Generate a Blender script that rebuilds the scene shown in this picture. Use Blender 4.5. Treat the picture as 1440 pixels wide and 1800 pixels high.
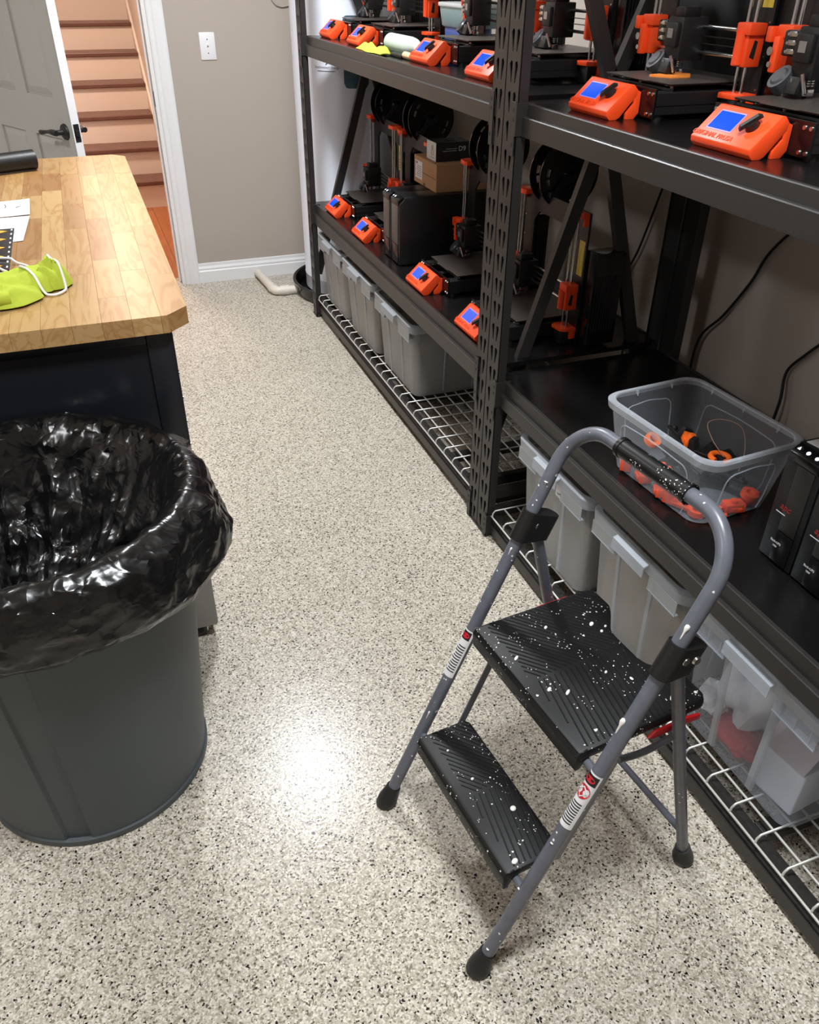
import bpy, bmesh, math, random
from mathutils import Vector, Matrix, noise
from math import sin, cos, pi, radians

for o in list(bpy.data.objects):
    bpy.data.objects.remove(o)
SC = bpy.context.scene
COL = SC.collection

# ------------------------------------------------------------------ camera
PITCH, YAW, ROLL, FOC, CAMZ = radians(34.125), radians(20.769), radians(0.530), 1418.98, 1.51
fw = Vector((sin(YAW) * cos(PITCH), cos(YAW) * cos(PITCH), -sin(PITCH)))
r0 = Vector((cos(YAW), -sin(YAW), 0.0))
u0 = r0.cross(fw)
cr = r0 * cos(ROLL) + u0 * sin(ROLL)
cu = u0 * cos(ROLL) - r0 * sin(ROLL)
camd = bpy.data.cameras.new('camera')
cam = bpy.data.objects.new('camera', camd)
COL.objects.link(cam)
cam.matrix_world = Matrix(((cr.x, cu.x, -fw.x, 0), (cr.y, cu.y, -fw.y, 0), (cr.z, cu.z, -fw.z, CAMZ), (0, 0, 0, 1)))
camd.sensor_fit = 'HORIZONTAL'
camd.sensor_width = 36.0
camd.lens = FOC / 1440.0 * 36.0
camd.clip_start = 0.02
SC.camera = cam

# ------------------------------------------------------------------ world, lights, exposure
w = bpy.data.worlds.new('world')
SC.world = w
w.use_nodes = True
w.node_tree.nodes['Background'].inputs[0].default_value = (1.0, 0.97, 0.93, 1)
w.node_tree.nodes['Background'].inputs[1].default_value = 0.035


def area(name, loc, power, size, col=(1, 1, 1), rot=(0, 0, 0), shape='DISK', size_y=None):
    d = bpy.data.lights.new(name, 'AREA')
    d.energy = power
    d.shape = shape
    d.size = size
    if size_y:
        d.size_y = size_y
    d.color = col
    o = bpy.data.objects.new(name, d)
    COL.objects.link(o)
    o.location = loc
    o.rotation_euler = rot
    return o


WARM = (0.98, 0.98, 1.0)
COOL = (0.93, 0.97, 1.0)
area('ceiling_lamp', (0.58, 3.15, 2.52), 46, 0.30, COOL)
area('ceiling_lamp', (0.50, 0.55, 2.52), 37, 0.40, COOL)
area('ceiling_lamp', (-1.65, 3.15, 2.52), 18, 0.40, WARM)
area('ceiling_lamp', (-1.65, 0.55, 2.52), 18, 0.40, WARM)
area('stair_lamp', (0.1, 6.0, 2.35), 29, 0.3, (1.0, 0.74, 0.58))
area('stair_lamp', (0.1, 8.2, 3.6), 13, 0.3, (1.0, 0.76, 0.62))

SC.view_settings.view_transform = 'Standard'
SC.view_settings.look = 'None'
SC.view_settings.gamma = 1.0
SC.view_settings.use_curve_mapping = False
SC.view_settings.exposure = 0.37

# ------------------------------------------------------------------ helpers


def lin(c):
    out = []
    for v in c[:3]:
        v = v / 255.0
        out.append(v / 12.92 if v <= 0.04045 else ((v + 0.055) / 1.055) ** 2.4)
    return (*out, 1.0)


MATS = {}


def nodes_of(name):
    m = bpy.data.materials.new(name)
    m.use_nodes = True
    return m, m.node_tree, m.node_tree.nodes['Principled BSDF']


def mat(name, col, rough=0.5, metal=0.0, spec=0.5, bump=0.0, bscale=200.0, var=0.0, vscale=8.0,
        alpha=None, emit=None, estr=0.0, coat=0.0, edge=0.5):
    if name in MATS:
        return MATS[name]
    m, nt, b = nodes_of(name)
    base = lin(col)
    b.inputs['Base Color'].default_value = base
    b.inputs['Roughness'].default_value = rough
    b.inputs['Metallic'].default_value = metal
    b.inputs['Specular IOR Level'].default_value = spec
    b.inputs['Coat Weight'].default_value = coat
    tc = nt.nodes.new('ShaderNodeTexCoord')
    if var > 0:
        n = nt.nodes.new('ShaderNodeTexNoise')
        n.inputs['Scale'].default_value = vscale
        n.inputs['Detail'].default_value = 4
        nt.links.new(tc.outputs['Object'], n.inputs['Vector'])
        mx = nt.nodes.new('ShaderNodeMix')
        mx.data_type = 'RGBA'
        mx.inputs['A'].default_value = tuple(max(0, v * (1 - var)) for v in base[:3]) + (1,)
        mx.inputs['B'].default_value = tuple(min(1, v * (1 + var)) for v in base[:3]) + (1,)
        nt.links.new(n.outputs['Fac'], mx.inputs['Factor'])
        nt.links.new(mx.outputs['Result'], b.inputs['Base Color'])
    if bump > 0:
        n2 = nt.nodes.new('ShaderNodeTexNoise')
        n2.inputs['Scale'].default_value = bscale
        n2.inputs['Detail'].default_value = 3
        nt.links.new(tc.outputs['Object'], n2.inputs['Vector'])
        bp = nt.nodes.new('ShaderNodeBump')
        bp.inputs['Strength'].default_value = bump
        bp.inputs['Distance'].default_value = 0.002
        nt.links.new(n2.outputs['Fac'], bp.inputs['Height'])
        nt.links.new(bp.outputs['Normal'], b.inputs['Normal'])
    if emit:
        b.inputs['Emission Color'].default_value = lin(emit)
        b.inputs['Emission Strength'].default_value = estr
    if alpha is not None:
        tr = nt.nodes.new('ShaderNodeBsdfTransparent')
        tr.inputs[0].default_value = (0.94, 0.96, 0.98, 1)
        ms = nt.nodes.new('ShaderNodeMixShader')
        fr = nt.nodes.new('ShaderNodeLayerWeight')
        fr.inputs['Blend'].default_value = 0.35
        mr = nt.nodes.new('ShaderNodeMapRange')
        mr.inputs['To Min'].default_value = alpha
        mr.inputs['To Max'].default_value = min(1.0, alpha + edge)
        nt.links.new(fr.outputs['Facing'], mr.inputs['Value'])
        nt.links.new(mr.outputs['Result'], ms.inputs['Fac'])
        out = nt.nodes['Material Output']
        nt.links.new(tr.outputs[0], ms.inputs[1])
        nt.links.new(b.outputs[0], ms.inputs[2])
        nt.links.new(ms.outputs[0], out.inputs['Surface'])
    MATS[name] = m
    return m


def obj(name, bm, m, parent=None, smooth=None, loc=None):
    me = bpy.data.meshes.new(name)
    bmesh.ops.recalc_face_normals(bm, faces=bm.faces)
    bm.to_mesh(me)
    bm.free()
    return obj_me(name, me, m, parent, smooth, loc)


def obj_me(name, me, m, parent=None, smooth=None, loc=None):
    if isinstance(m, (list, tuple)):
        for q in m:
            me.materials.append(q)
    elif m and not me.materials:
        me.materials.append(m)
    if smooth is not None:
        me.shade_smooth()
        if smooth < 179:
            me.set_sharp_from_angle(angle=radians(smooth))
    o = bpy.data.objects.new(name, me)
    COL.objects.link(o)
    if parent:
        o.parent = parent
    if loc:
        o.location = loc
    return o


def thing(name, label, cat, loc=(0, 0, 0), rz=0.0, group=None, rot=None):
    o = bpy.data.objects.new(name, None)
    o.empty_display_size = 0.05
    COL.objects.link(o)
    o.location = loc
    o.rotation_euler = rot if rot else (0, 0, rz)
    o['label'] = label
    o['category'] = cat
    if group:
        o['group'] = group
    return o


def tag(o, label, cat, group=None):
    o['label'] = label
    o['category'] = cat
    if group:
        o['group'] = group
    return o


def struct(o):
    o['kind'] = 'structure'
    return o


def dup(root, loc=None, rz=None, label=None):
    r = root.copy()
    COL.objects.link(r)
    if loc is not None:
        r.location = loc
    if rz is not None:
        r.rotation_euler = (0, 0, rz)
    if label:
        r['label'] = label
    for ch in root.children:
        c = ch.copy()
        COL.objects.link(c)
        c.parent = r
        for g in ch.children:
            d = g.copy()
            COL.objects.link(d)
            d.parent = c
    return r


def B():
    return bmesh.new()


def box(bm, a, b, bev=0.0, mi=0):
    """axis aligned box from corner a to corner b"""
    a, b = Vector(a), Vector(b)
    lo = Vector([min(a[i], b[i]) for i in range(3)])
    hi = Vector([max(a[i], b[i]) for i in range(3)])
    t = bmesh.new()
    bmesh.ops.create_cube(t, size=1.0)
    for v in t.verts:
        v.co = Vector([lo[i] + (v.co[i] + 0.5) * (hi[i] - lo[i]) for i in range(3)])
    if bev > 0:
        bmesh.ops.bevel(t, geom=t.edges[:], offset=bev, segments=2, profile=0.5, affect='EDGES')
    join(bm, t, mi)


def join(bm, t, mi=0, mx=None):
    if mx is not None:
        bmesh.ops.transform(t, matrix=mx, verts=t.verts)
    vm = [bm.verts.new(v.co) for v in t.verts]
    t.verts.index_update()
    for f in t.faces:
        try:
            nf = bm.faces.new([vm[v.index] for v in f.verts])
            nf.material_index = mi if mi else f.material_index
        except ValueError:
            pass
    t.free()


def frame_of(d):
    d = d.normalized()
    up = Vector((0, 0, 1)) if abs(d.z) < 0.95 else Vector((1, 0, 0))
    s = d.cross(up).normalized()
    return s, s.cross(d).normalized()


def cyl(bm, p, q, r, r2=None, n=16, cap=True, mi=0):
    p, q = Vector(p), Vector(q)
    r2 = r if r2 is None else r2
    s, t = frame_of(q - p)
    A = [bm.verts.new(p + (s * cos(2 * pi * i / n) + t * sin(2 * pi * i / n)) * r) for i in range(n)]
    Bv = [bm.verts.new(q + (s * cos(2 * pi * i / n) + t * sin(2 * pi * i / n)) * r2) for i in range(n)]
    for i in range(n):
        j = (i + 1) % n
        bm.faces.new((A[i], A[j], Bv[j], Bv[i])).material_index = mi
    if cap:
        bm.faces.new(A[::-1]).material_index = mi
        bm.faces.new(Bv).material_index = mi


def tube(bm, pts, r, n=12, cap=True, mi=0, closed=False):
    """tube along a polyline; r number or list"""
    P = [Vector(p) for p in pts]
    rings = []
    m = len(P)
    prev_s = None
    for k in range(m):
        if closed:
            d = P[(k + 1) % m] - P[k - 1]
        else:
            d = P[min(k + 1, m - 1)] - P[max(k - 1, 0)]
        d.normalize()
        if prev_s is None:
            s, t = frame_of(d)
        else:
            s = (prev_s - d * prev_s.dot(d)).normalized()
            t = s.cross(d).normalized()
        prev_s = s
        rr = r[k] if isinstance(r, (list, tuple)) else r
        rings.append([bm.verts.new(P[k] + (s * cos(2 * pi * i / n) + t * sin(2 * pi * i / n)) * rr) for i in range(n)])
    for k in range(m if closed else m - 1):
        a, b = rings[k], rings[(k + 1) % m]
        for i in range(n):
            j = (i + 1) % n
            bm.faces.new((a[i], a[j], b[j], b[i])).material_index = mi
    if cap and not closed:
        bm.faces.new(rings[0][::-1]).material_index = mi
        bm.faces.new(rings[-1]).material_index = mi


def lathe(bm, prof, c=(0, 0, 0), n=32, axis='z', mi=0, rf=None):
    """prof: list of (radius, height); rf(angle,k,r)->r optional"""
    c = Vector(c)
    rings = []
    for k, (r, h) in enumerate(prof):
        ring = []
        for i in range(n):
            a = 2 * pi * i / n
            rr = rf(a, k, r) if rf else r
            if axis == 'z':
                v = Vector((rr * cos(a), rr * sin(a), h))
            elif axis == 'x':
                v = Vector((h, rr * cos(a), rr * sin(a)))
            else:
                v = Vector((rr * cos(a), h, rr * sin(a)))
            ring.append(bm.verts.new(c + v))
        rings.append(ring)
    for k in range(len(rings) - 1):
        for i in range(n):
            j = (i + 1) % n
            bm.faces.new((rings[k][i], rings[k][j], rings[k + 1][j], rings[k + 1][i])).material_index = mi
    return rings


def prism(bm, poly, axis, a, b, mi=0, bev=0.0):
    """extrude polygon (2D pts) along axis from a to b. axis y: poly=(x,z); x: (y,z); z: (x,y)"""
    def P(u, v, w_):
        return {'y': (u, w_, v), 'x': (w_, u, v), 'z': (u, v, w_)}[axis]
    t = bmesh.new()
    lo = [t.verts.new(P(u, v, a)) for u, v in poly]
    hi = [t.verts.new(P(u, v, b)) for u, v in poly]
    n = len(poly)
    for i in range(n):
        j = (i + 1) % n
        t.faces.new((lo[i], lo[j], hi[j], hi[i]))
    t.faces.new(lo[::-1])
    t.faces.new(hi)
    if bev > 0:
        bmesh.ops.recalc_face_normals(t, faces=t.faces)
        bmesh.ops.bevel(t, geom=t.edges[:], offset=bev, segments=2, profile=0.5, affect='EDGES')
    join(bm, t, mi)


def rrect(x0, y0, x1, y1, r, n=5):
    pts = []
    for cx, cy, a0 in ((x1 - r, y1 - r, 0), (x0 + r, y1 - r, 90), (x0 + r, y0 + r, 180), (x1 - r, y0 + r, 270)):
        for i in range(n + 1):
            a = radians(a0 + 90 * i / n)
            pts.append((cx + r * cos(a), cy + r * sin(a)))
    return pts


def text_mesh(s, size, depth=0.0004, shear=0.0):
    cu_ = bpy.data.curves.new('lettering', 'FONT')
    cu_.body = s
    cu_.size = size
    cu_.extrude = depth
    cu_.shear = shear
    cu_.align_x = 'CENTER'
    cu_.align_y = 'CENTER'
    o = bpy.data.objects.new('lettering', cu_)
    COL.objects.link(o)
    bpy.context.view_layer.update()
    me = bpy.data.meshes.new_from_object(o.evaluated_get(bpy.context.evaluated_depsgraph_get()))
    bpy.data.objects.remove(o)
    bpy.data.curves.remove(cu_)
    return me


def text(s, size, loc, xdir, ydir, m, parent, depth=0.0004, shear=0.0, name='lettering'):
    me = text_mesh(s, size, depth, shear)
    X, Y = Vector(xdir).normalized(), Vector(ydir).normalized()
    Z = X.cross(Y)
    me.transform(Matrix(((X.x, Y.x, Z.x, loc[0]), (X.y, Y.y, Z.y, loc[1]), (X.z, Y.z, Z.z, loc[2]), (0, 0, 0, 1))))
    return obj_me(name, me, m, parent)


def bez(p0, p1, p2, p3, n=12):
    p0, p1, p2, p3 = map(Vector, (p0, p1, p2, p3))
    return [p0 * (1 - t) ** 3 + p1 * 3 * t * (1 - t) ** 2 + p2 * 3 * t * t * (1 - t) + p3 * t ** 3 for t in [i / n for i in range(n + 1)]]


def smooth_path(pts, n=6):
    P = [Vector(p) for p in pts]
    out = []
    for k in range(len(P) - 1):
        a = P[max(k - 1, 0)]
        b, c = P[k], P[k + 1]
        d = P[min(k + 2, len(P) - 1)]
        for i in range(n):
            t = i / n
            out.append(0.5 * ((2 * b) + (c - a) * t + (2 * a - 5 * b + 4 * c - d) * t * t + (3 * b - a - 3 * c + d) * t ** 3))
    out.append(P[-1])
    return out


# ------------------------------------------------------------------ materials
def floor_material():
    m, nt, b = nodes_of('flake_floor')
    L, N = nt.links.new, nt.nodes.new
    geo = N('ShaderNodeNewGeometry')
    nz = N('ShaderNodeTexNoise')
    nz.inputs['Scale'].default_value = 160
    nz.inputs['Detail'].default_value = 2
    L(geo.outputs['Position'], nz.inputs['Vector'])
    sc = N('ShaderNodeVectorMath')
    sc.operation = 'SCALE'
    sc.inputs['Scale'].default_value = 0.006
    L(nz.outputs['Color'], sc.inputs[0])
    ad = N('ShaderNodeVectorMath')
    ad.operation = 'ADD'
    L(geo.outputs['Position'], ad.inputs[0])
    L(sc.outputs[0], ad.inputs[1])
    vo = N('ShaderNodeTexVoronoi')
    vo.inputs['Scale'].default_value = 290
    vo.inputs['Randomness'].default_value = 1
    L(ad.outputs[0], vo.inputs['Vector'])
    sep = N('ShaderNodeSeparateColor')
    L(vo.outputs['Color'], sep.inputs[0])
    ramp = N('ShaderNodeValToRGB')
    cr_ = ramp.color_ramp
    cr_.interpolation = 'CONSTANT'
    stops = [(0.0, (96, 88, 78)), (0.04, (134, 125, 112)), (0.12, (160, 152, 136)), (0.28, (182, 174, 157)),
             (0.50, (203, 195, 181)), (0.72, (220, 213, 200)), (0.90, (188, 178, 169))]
    cr_.elements[0].position, cr_.elements[0].color = stops[0][0], lin(stops[0][1])
    cr_.elements[1].position, cr_.elements[1].color = stops[1][0], lin(stops[1][1])
    for p, c in stops[2:]:
        e = cr_.elements.new(p)
        e.color = lin(c)
    L(sep.outputs[0], ramp.inputs['Fac'])
    vb = N('ShaderNodeTexVoronoi')
    vb.inputs['Scale'].default_value = 175
    va_ = N('ShaderNodeVectorMath')
    va_.operation = 'ADD'
    va_.inputs[1].default_value = (3.7, 1.9, 0.4)
    sc2 = N('ShaderNodeVectorMath')
    sc2.operation = 'SCALE'
    sc2.inputs['Scale'].default_value = 0.010
    L(nz.outputs['Color'], sc2.inputs[0])
    ad2 = N('ShaderNodeVectorMath')
    ad2.operation = 'ADD'
    L(geo.outputs['Position'], ad2.inputs[0])
    L(sc2.outputs[0], ad2.inputs[1])
    L(ad2.outputs[0], va_.inputs[0])
    L(va_.outputs[0], vb.inputs['Vector'])
    sb_ = N('ShaderNodeSeparateColor')
    L(vb.outputs['Color'], sb_.inputs[0])
    lt1 = N('ShaderNodeMath')
    lt1.operation = 'LESS_THAN'
    lt1.inputs[1].default_value = 0.085
    L(sb_.outputs[0], lt1.inputs[0])
    lt2 = N('ShaderNodeMath')
    lt2.operation = 'LESS_THAN'
    lt2.inputs[1].default_value = 0.44
    L(vb.outputs['Distance'], lt2.inputs[0])
    an = N('ShaderNodeMath')
    an.operation = 'MULTIPLY'
    L(lt1.outputs[0], an.inputs[0])
    L(lt2.outputs[0], an.inputs[1])
    mxb = N('ShaderNodeMix')
    mxb.data_type = 'RGBA'
    mxb.inputs['B'].default_value = lin((30, 27, 26))
    L(an.outputs[0], mxb.inputs['Factor'])
    L(ramp.outputs['Color'], mxb.inputs['A'])
    L(mxb.outputs['Result'], b.inputs['Base Color'])
    b.inputs['Roughness'].default_value = 0.25
    b.inputs['Specular IOR Level'].default_value = 0.34
    bn = N('ShaderNodeTexNoise')
    bn.inputs['Scale'].default_value = 150
    bn.inputs['Detail'].default_value = 2
    L(geo.outputs['Position'], bn.inputs['Vector'])
    mm = N('ShaderNodeMath')
    mm.operation = 'ADD'
    L(bn.outputs['Fac'], mm.inputs[0])
    L(sep.outputs[1], mm.inputs[1])
    bp = N('ShaderNodeBump')
    bp.inputs['Strength'].default_value = 0.32
    bp.inputs['Distance'].default_value = 0.0012
    L(mm.outputs[0], bp.inputs['Height'])
    L(bp.outputs['Normal'], b.inputs['Normal'])
    return m


def wood_material(name, c1, c2, c3, axis=1, rough=0.35, ringscale=1.0):
    """stave / plank wood: colour differs per object, grain along one axis"""
    m, nt, b = nodes_of(name)
    L, N = nt.links.new, nt.nodes.new
    geo = N('ShaderNodeNewGeometry')
    info = N('ShaderNodeObjectInfo')
    off = N('ShaderNodeVectorMath')
    off.operation = 'SCALE'
    cmb = N('ShaderNodeCombineXYZ')
    for i in range(3):
        L(info.outputs['Random'], cmb.inputs[i])
    L(cmb.outputs[0], off.inputs[0])
    off.inputs['Scale'].default_value = 37.0
    ad = N('ShaderNodeVectorMath')
    ad.operation = 'ADD'
    L(geo.outputs['Position'], ad.inputs[0])
    L(off.outputs[0], ad.inputs[1])
    mp = N('ShaderNodeMapping')
    sc = [22.0, 22.0, 22.0]
    sc[axis] = 2.4
    mp.inputs['Scale'].default_value = sc
    L(ad.outputs[0], mp.inputs['Vector'])
    n1 = N('ShaderNodeTexNoise')
    n1.inputs['Scale'].default_value = 1.0 * ringscale
    n1.inputs['Detail'].default_value = 2.5
    n1.inputs['Distortion'].default_value = 1.2
    L(mp.outputs[0], n1.inputs['Vector'])
    mul = N('ShaderNodeMath')
    mul.operation = 'MULTIPLY'
    mul.inputs[1].default_value = 26.0
    L(n1.outputs['Fac'], mul.inputs[0])
    sn = N('ShaderNodeMath')
    sn.operation = 'SINE'
    L(mul.outputs[0], sn.inputs[0])
    mr = N('ShaderNodeMapRange')
    mr.inputs['From Min'].default_value = -1
    mr.inputs['From Max'].default_value = 1
    L(sn.outputs[0], mr.inputs['Value'])
    fine = N('ShaderNodeTexNoise')
    mp2 = N('ShaderNodeMapping')
    sc2 = [260.0, 260.0, 260.0]
    sc2[axis] = 14.0
    mp2.inputs['Scale'].default_value = sc2
    L(ad.outputs[0], mp2.inputs['Vector'])
    L(mp2.outputs[0], fine.inputs['Vector'])
    ramp = N('ShaderNodeValToRGB')
    ramp.color_ramp.elements[0].color = lin(c1)
    ramp.color_ramp.elements[1].color = lin(c2)
    e = ramp.color_ramp.elements.new(0.5)
    e.color = lin(c3)
    L(info.outputs['Random'], ramp.inputs['Fac'])
    dk = N('ShaderNodeMix')
    dk.data_type = 'RGBA'
    dk.blend_type = 'MULTIPLY'
    dk.inputs['B'].default_value = (0.80, 0.68, 0.52, 1)
    pw = N('ShaderNodeMath')
    pw.operation = 'POWER'
    pw.inputs[1].default_value = 4.0
    L(mr.outputs['Result'], pw.inputs[0])
    sm = N('ShaderNodeMath')
    sm.operation = 'MULTIPLY'
    sm.inputs[1].default_value = 0.8
    L(pw.outputs[0], sm.inputs[0])
    L(sm.outputs[0], dk.inputs['Factor'])
    L(ramp.outputs['Color'], dk.inputs['A'])
    dk2 = N('ShaderNodeMix')
    dk2.data_type = 'RGBA'
    dk2.blend_type = 'MULTIPLY'
    dk2.inputs['B'].default_value = (0.82, 0.74, 0.64, 1)
    L(fine.outputs['Fac'], dk2.inputs['Factor'])
    L(dk.outputs['Result'], dk2.inputs['A'])
    L(dk2.outputs['Result'], b.inputs['Base Color'])
    b.inputs['Roughness'].default_value = rough
    return m


def splatter_material(name, col, rough, dens=1.0, scale=70.0, metal=0.0, spec=0.5):
    """painted or moulded surface with specks of white paint"""
    m, nt, b = nodes_of(name)
    L, N = nt.links.new, nt.nodes.new
    tc = N('ShaderNodeTexCoord')
    fac = None
    for sc, th, seed in ((scale, 0.20, 0.90), (scale * 2.2, 0.26, 0.84), (scale * 0.42, 0.13, 0.90)):
        vo = N('ShaderNodeTexVoronoi')
        vo.inputs['Scale'].default_value = sc
        nz = N('ShaderNodeTexNoise')
        nz.inputs['Scale'].default_value = sc * 1.7
        L(tc.outputs['Object'], nz.inputs['Vector'])
        v2 = N('ShaderNodeVectorMath')
        v2.operation = 'SCALE'
        v2.inputs['Scale'].default_value = 0.5 / sc
        L(nz.outputs['Color'], v2.inputs[0])
        va = N('ShaderNodeVectorMath')
        va.operation = 'ADD'
        L(tc.outputs['Object'], va.inputs[0])
        L(v2.outputs[0], va.inputs[1])
        L(va.outputs[0], vo.inputs['Vector'])
        lt = N('ShaderNodeMath')
        lt.operation = 'LESS_THAN'
        lt.inputs[1].default_value = th
        L(vo.outputs['Distance'], lt.inputs[0])
        sp = N('ShaderNodeSeparateColor')
        L(vo.outputs['Color'], sp.inputs[0])
        gt = N('ShaderNodeMath')
        gt.operation = 'GREATER_THAN'
        gt.inputs[1].default_value = 1 - (1 - seed) * dens
        L(sp.outputs[0], gt.inputs[0])
        mu = N('ShaderNodeMath')
        mu.operation = 'MULTIPLY'
        L(lt.outputs[0], mu.inputs[0])
        L(gt.outputs[0], mu.inputs[1])
        if fac is None:
            fac = mu
        else:
            mxx = N('ShaderNodeMath')
            mxx.operation = 'MAXIMUM'
            L(fac.outputs[0], mxx.inputs[0])
            L(mu.outputs[0], mxx.inputs[1])
            fac = mxx
    pm = N('ShaderNodeTexNoise')
    pm.inputs['Scale'].default_value = 13
    pm.inputs['Detail'].default_value = 1
    L(tc.outputs['Object'], pm.inputs['Vector'])
    pg = N('ShaderNodeMath')
    pg.operation = 'GREATER_THAN'
    pg.inputs[1].default_value = 0.47
    L(pm.outputs['Fac'], pg.inputs[0])
    pmul = N('ShaderNodeMath')
    pmul.operation = 'MULTIPLY'
    L(fac.outputs[0], pmul.inputs[0])
    L(pg.outputs[0], pmul.inputs[1])
    fac = pmul
    scu = N('ShaderNodeTexNoise')
    scu.inputs['Scale'].default_value = 45
    scu.inputs['Detail'].default_value = 6
    L(tc.outputs['Object'], scu.inputs['Vector'])
    mx0 = N('ShaderNodeMix')
    mx0.data_type = 'RGBA'
    base = lin(col)
    mx0.inputs['A'].default_value = tuple(v * 0.75 for v in base[:3]) + (1,)
    mx0.inputs['B'].default_value = tuple(min(1, v * 1.3) for v in base[:3]) + (1,)
    L(scu.outputs['Fac'], mx0.inputs['Factor'])
    mx = N('ShaderNodeMix')
    mx.data_type = 'RGBA'
    mx.inputs['B'].default_value = lin((225, 224, 218))
    L(fac.outputs[0], mx.inputs['Factor'])
    L(mx0.outputs['Result'], mx.inputs['A'])
    L(mx.outputs['Result'], b.inputs['Base Color'])
    b.inputs['Roughness'].default_value = rough
    b.inputs['Metallic'].default_value = metal
    b.inputs['Specular IOR Level'].default_value = spec
    bp = N('ShaderNodeBump')
    bp.inputs['Strength'].default_value = 0.3
    bp.inputs['Distance'].default_value = 0.001
    L(fac.outputs[0], bp.inputs['Height'])
    L(bp.outputs['Normal'], b.inputs['Normal'])
    return m


M_FLOOR = floor_material()
M_WALL = mat('taupe_paint', (176, 165, 155), 0.6, bump=0.12, bscale=260)
M_CEIL = mat('ceiling_paint', (232, 229, 223), 0.8, bump=0.1, bscale=150)
M_WHITE = mat('white_trim', (232, 232, 234), 0.35, bump=0.04, bscale=60)
M_DOOR = mat('grey_door', (184, 184, 181), 0.4, bump=0.06, bscale=200)
M_STAIRW = mat('stair_paint', (226, 214, 204), 0.55, bump=0.05, bscale=80)
M_TREAD = mat('brown_tread', (104, 70, 60), 0.4, var=0.25, vscale=12)
M_BLACKM = mat('black_metal', (30, 29, 29), 0.42, spec=0.5, bump=0.05, bscale=500)
M_RACK = mat('rack_powdercoat', (41, 39, 38), 0.4, spec=0.5, bump=0.08, bscale=600)
M_HOLE = mat('hole_dark', (9, 9, 9), 0.8)  # near-black colour paints the shade in holes and slots, also used as print
M_DECK = mat('black_deck', (17, 16, 16), 0.24, spec=0.5, bump=0.05, bscale=320)
M_WIRE = mat('pale_wire', (205, 203, 198), 0.35, metal=0.3)
M_BLK = mat('black_plastic', (20, 20, 21), 0.45, bump=0.06, bscale=400)
M_BLKG = mat('black_gloss', (14, 14, 15), 0.2)
M_ORG = mat('orange_print', (245, 77, 28), 0.42, bump=0.10, bscale=700)
M_ORGD = mat('orange_letter_shade', (214, 66, 18), 0.5)  # darker orange paints recess shade on letters of the panel's own colour
M_STEEL = mat('bright_steel', (205, 206, 208), 0.18, metal=1.0)
M_SCREW = mat('screw_steel', (190, 190, 188), 0.25, metal=1.0)
M_BLUE = mat('lcd_blue', (10, 30, 180), 0.15, emit=(0, 84, 255), estr=0.8)
M_LCDRIM = mat('lcd_rim', (150, 140, 214), 0.3, emit=(150, 150, 255), estr=0.06)
M_BED = mat('bed_sheet', (66, 60, 56), 0.38, bump=0.1, bscale=900, var=0.1)
M_YELLOW = mat('yellow_sticker', (214, 190, 70), 0.5)
M_TOTE = mat('frosted_tote', (206, 212, 222), 0.35, alpha=0.10, edge=0.35, bump=0.05, bscale=90)
M_RIM = mat('frosted_rim', (182, 188, 196), 0.35, alpha=0.42)
M_CLEAR = mat('clear_plastic', (205, 214, 224), 0.12, alpha=0.06)
M_CLRIM = mat('clear_rim', (208, 214, 222), 0.2, alpha=0.26)
M_PAPER = mat('white_paper', (208, 207, 210), 0.7)
M_CARD = mat('brown_cardboard', (168, 128, 92), 0.8, var=0.08, bump=0.05, bscale=120)
M_LIME = mat('lime_cloth', (180, 196, 62), 0.95, bump=0.6, bscale=900, var=0.08)
M_WCABLE = mat('white_cable', (230, 230, 228), 0.4)
M_PVC = mat('pvc_pipe', (222, 214, 202), 0.4, var=0.06, vscale=20)
M_HEATER = mat('white_enamel', (222, 227, 238), 0.3)
M_TEAL = mat('teal_sticker', (52, 84, 98), 0.5, var=0.2, vscale=30)
M_INK = mat('grey_ink', (110, 108, 112), 0.6)
M_REDINK = mat('red_ink', (150, 38, 36), 0.6)
M_BIN = mat('bin_grey', (70, 78, 82), 0.5, bump=0.10, bscale=700, var=0.06, vscale=5)
M_NAVY = mat('cabinet_black', (22, 24, 30), 0.38, bump=0.05, bscale=400)
M_CABG = mat('cabinet_grey', (134, 132, 126), 0.5, bump=0.06, bscale=300)
M_STOOLF = splatter_material('stool_tube', (94, 97, 106), 0.32, dens=0.55, scale=60.0, metal=0.0)
M_STOOLS = splatter_material('stool_tread', (17, 17, 18), 0.48, dens=0.9, scale=110.0, spec=0.35)
M_GRIP = splatter_material('stool_grip', (18, 18, 19), 0.35, dens=3.2, scale=120.0)
M_RUBBER = mat('black_rubber', (20, 20, 21), 0.5, bump=0.1, bscale=300)
M_RED = mat('red_latch', (196, 30, 34), 0.4)
M_STAVE = wood_material('butcher_block', (176, 138, 91), (152, 108, 67), (192, 160, 112), axis=1)
M_PLANK = wood_material('hall_plank', (176, 112, 70), (158, 92, 54), (186, 124, 82), axis=1)


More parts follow.
